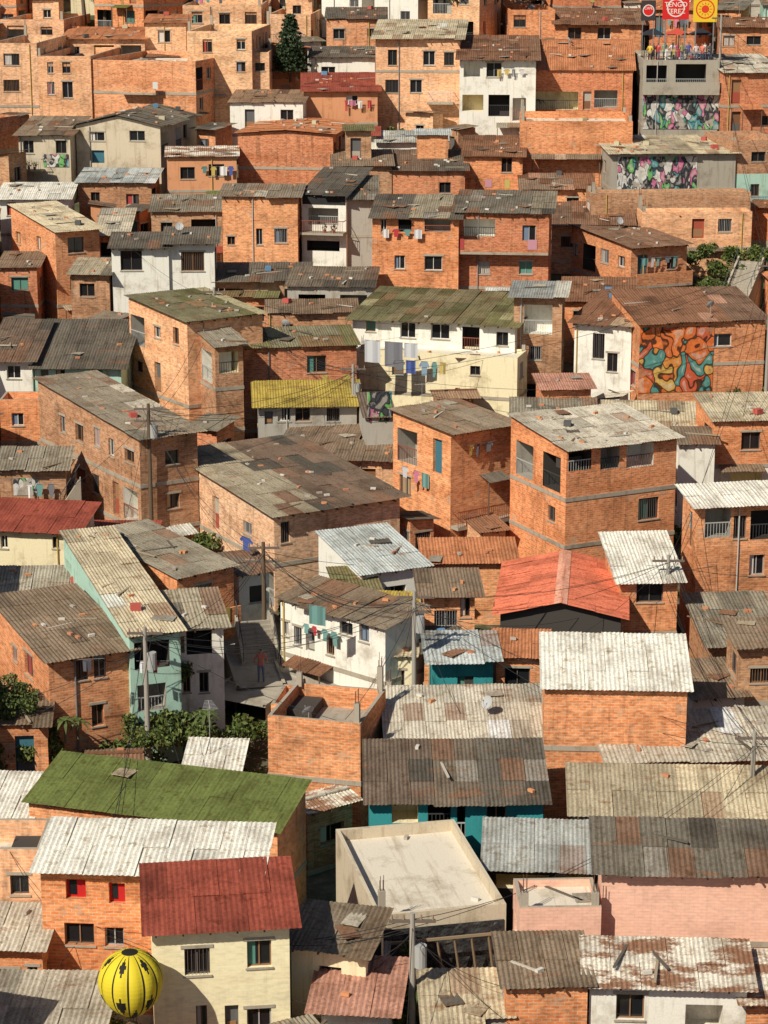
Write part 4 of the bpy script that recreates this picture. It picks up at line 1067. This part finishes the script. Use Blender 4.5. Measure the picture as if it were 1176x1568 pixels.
if T:
    M = Matrix.Translation((T['x'], T['y'], T['z']+CZ)) @ Matrix.Rotation(T['a'], 4, 'Z')
    zt = T['zr'](0, 0); TW = T['W']
    P_ = [(.6,(.6,.4,.04),(.05,.05,.08)),(1.3,(.5,.05,.05),(.1,.12,.2)),(2.6,(.6,.6,.6),(.05,.05,.05)),(4.0,(.08,.1,.3),(.3,.25,.2)),(5.0,(.6,.15,.1),(.06,.08,.15)),(5.7,(.1,.1,.1),(.2,.2,.3)),(3.4,(.3,.3,.1),(.2,.2,.3)),(2.0,(.1,.3,.2),(.1,.1,.1)),(4.5,(.6,.5,.5),(.1,.1,.15)),
          (.9,(.2,.2,.22),(.1,.1,.1)),(3.0,(.5,.1,.2),(.1,.1,.12)),(5.4,(.55,.55,.5),(.1,.1,.2))]
    for i, (u, sh, pa) in enumerate(P_):
        p_ = M @ Vector((min(u, TW-.4), .5+(i % 4)*.6, zt)); person(p_, R.uniform(-.8, .8), sh, pa, R.uniform(0, .35))
    rm_ = MB()   # steel railing and the shade roof behind the crowd
    for zz in (.55, .95): rm_.cyl((.05, .08, T['H']+zz-.3), (TW-.05, .08, T['H']+zz-.3), .02, .02, 5, 'plain', (.06, .06, .06))
    u = .08
    while u < TW: rm_.cyl((u, .08, T['H']), (u, .08, T['H']+.65), .018, .018, 5, 'plain', (.06, .06, .06)); u += .8
    ro_ = rm_.build('railing'); ro_.matrix_world = M
    cm = MB()
    for u in (.3, TW/2, TW-.3):
        for v in (3.2, 5.4): cm.cyl((u, v, zt), (u, v, zt+2.3), .04, .04, 6, 'plain', (.08, .08, .08))
    for i in range(3):
        a0, a1 = .1+i*(TW-.2)/3, .1+(i+1)*(TW-.2)/3; mc = (a0+a1)/2; col = [(.03, .03, .035), (.5, .08, .05), (.03, .03, .035)][i]
        C4 = [(a0, 3.0, zt+2.25), (a1-.05, 3.0, zt+2.25), (a1-.05, 5.6, zt+2.25), (a0, 5.6, zt+2.25)]
        for k in range(4): cm.poly([C4[k], C4[(k+1) % 4], (mc, 4.3, zt+2.8)], 'plain', None, col)
    co_ = cm.build('shade_canopy'); co_.matrix_world = M
for (px, py) in [(470,1022),(400,1045)]:
    X, Y, Z = hit(px, py, -.97); person(W3(X, Y, Z), R.uniform(-2, 2), (.4,.12,.1), (.08,.1,.2))

# ------------------------------------------------------------ signs (top right)
def sign(px, py, wpx, hpx, kind):
    X, Y, Z = hit(1040, 200, 0); u, dy, dz = sight(px, py); s_ = proj(X, Y, Z)[2]
    x = Y*u/dy; z = Y*dz/dy; wd, hh = wpx/s_/2, hpx/s_/2; mb = MB()
    if kind == 'yellow': mb.box(-wd, wd, -.03, .03, -hh, hh, 'plain', (.75, .5, .03))
    else: mb.box(-wd, wd, -.03, .03, -hh, hh, 'plain', (.6, .02, .02) if kind == 'red' else (.05, .04, .04))
    c1 = {'yellow': (.65, .05, .02), 'red': (.7, .68, .65), 'dark': (.7, .68, .65)}[kind]
    seg = 20; rr = min(wd, hh)*.8
    def disc(r_, yy, c): mb.poly([(r_*math.cos(2*math.pi*i/seg), yy, r_*math.sin(2*math.pi*i/seg)) for i in range(seg)], 'plain', None, c)
    disc(rr, -.036, c1); disc(rr*.86, -.040, (.6, .02, .02) if kind != 'yellow' else (.75, .5, .03)); 
    if kind == 'yellow':
        disc(rr*.4, -.044, c1)
        for i in range(12):
            a_ = i*math.pi/6; mb.poly([(math.cos(a_-.12)*rr*.5, -.044, math.sin(a_-.12)*rr*.5), (math.cos(a_)*rr*.8, -.044, math.sin(a_)*rr*.8), (math.cos(a_+.12)*rr*.5, -.044, math.sin(a_+.12)*rr*.5)], 'plain', None, c1)
    mb.box(-wd*.8, -wd*.7, 0, .06, -hh-2.6, -hh, 'plain', (.2, .2, .2)); mb.box(wd*.7, wd*.8, 0, .06, -hh-2.6, -hh, 'plain', (.2, .2, .2))
    o = mb.build('shop_sign'); o.location = W3(x, Y, z)
    if kind != 'yellow':
        for k, tx in enumerate(('TENGO', 'TEREZ') if kind == 'red' else ('CAFE',)):
            tcu = bpy.data.curves.new('lettering', 'FONT'); tcu.body = tx; tcu.size = wd*.5; tcu.align_x = 'CENTER'; tcu.extrude = .004
            to = bpy.data.objects.new('lettering', tcu); scene.collection.objects.link(to); to.parent = o
            to.location = (0, -.05, hh*.1-k*wd*.5); to.rotation_euler = (rad(90), 0, 0); tcu.materials.append(MATS['white'])
sign(993, 16, 22, 30, 'dark'); sign(1035, 12, 40, 34, 'red'); sign(1080, 14, 36, 38, 'yellow')
print("objects", len(bpy.data.objects))
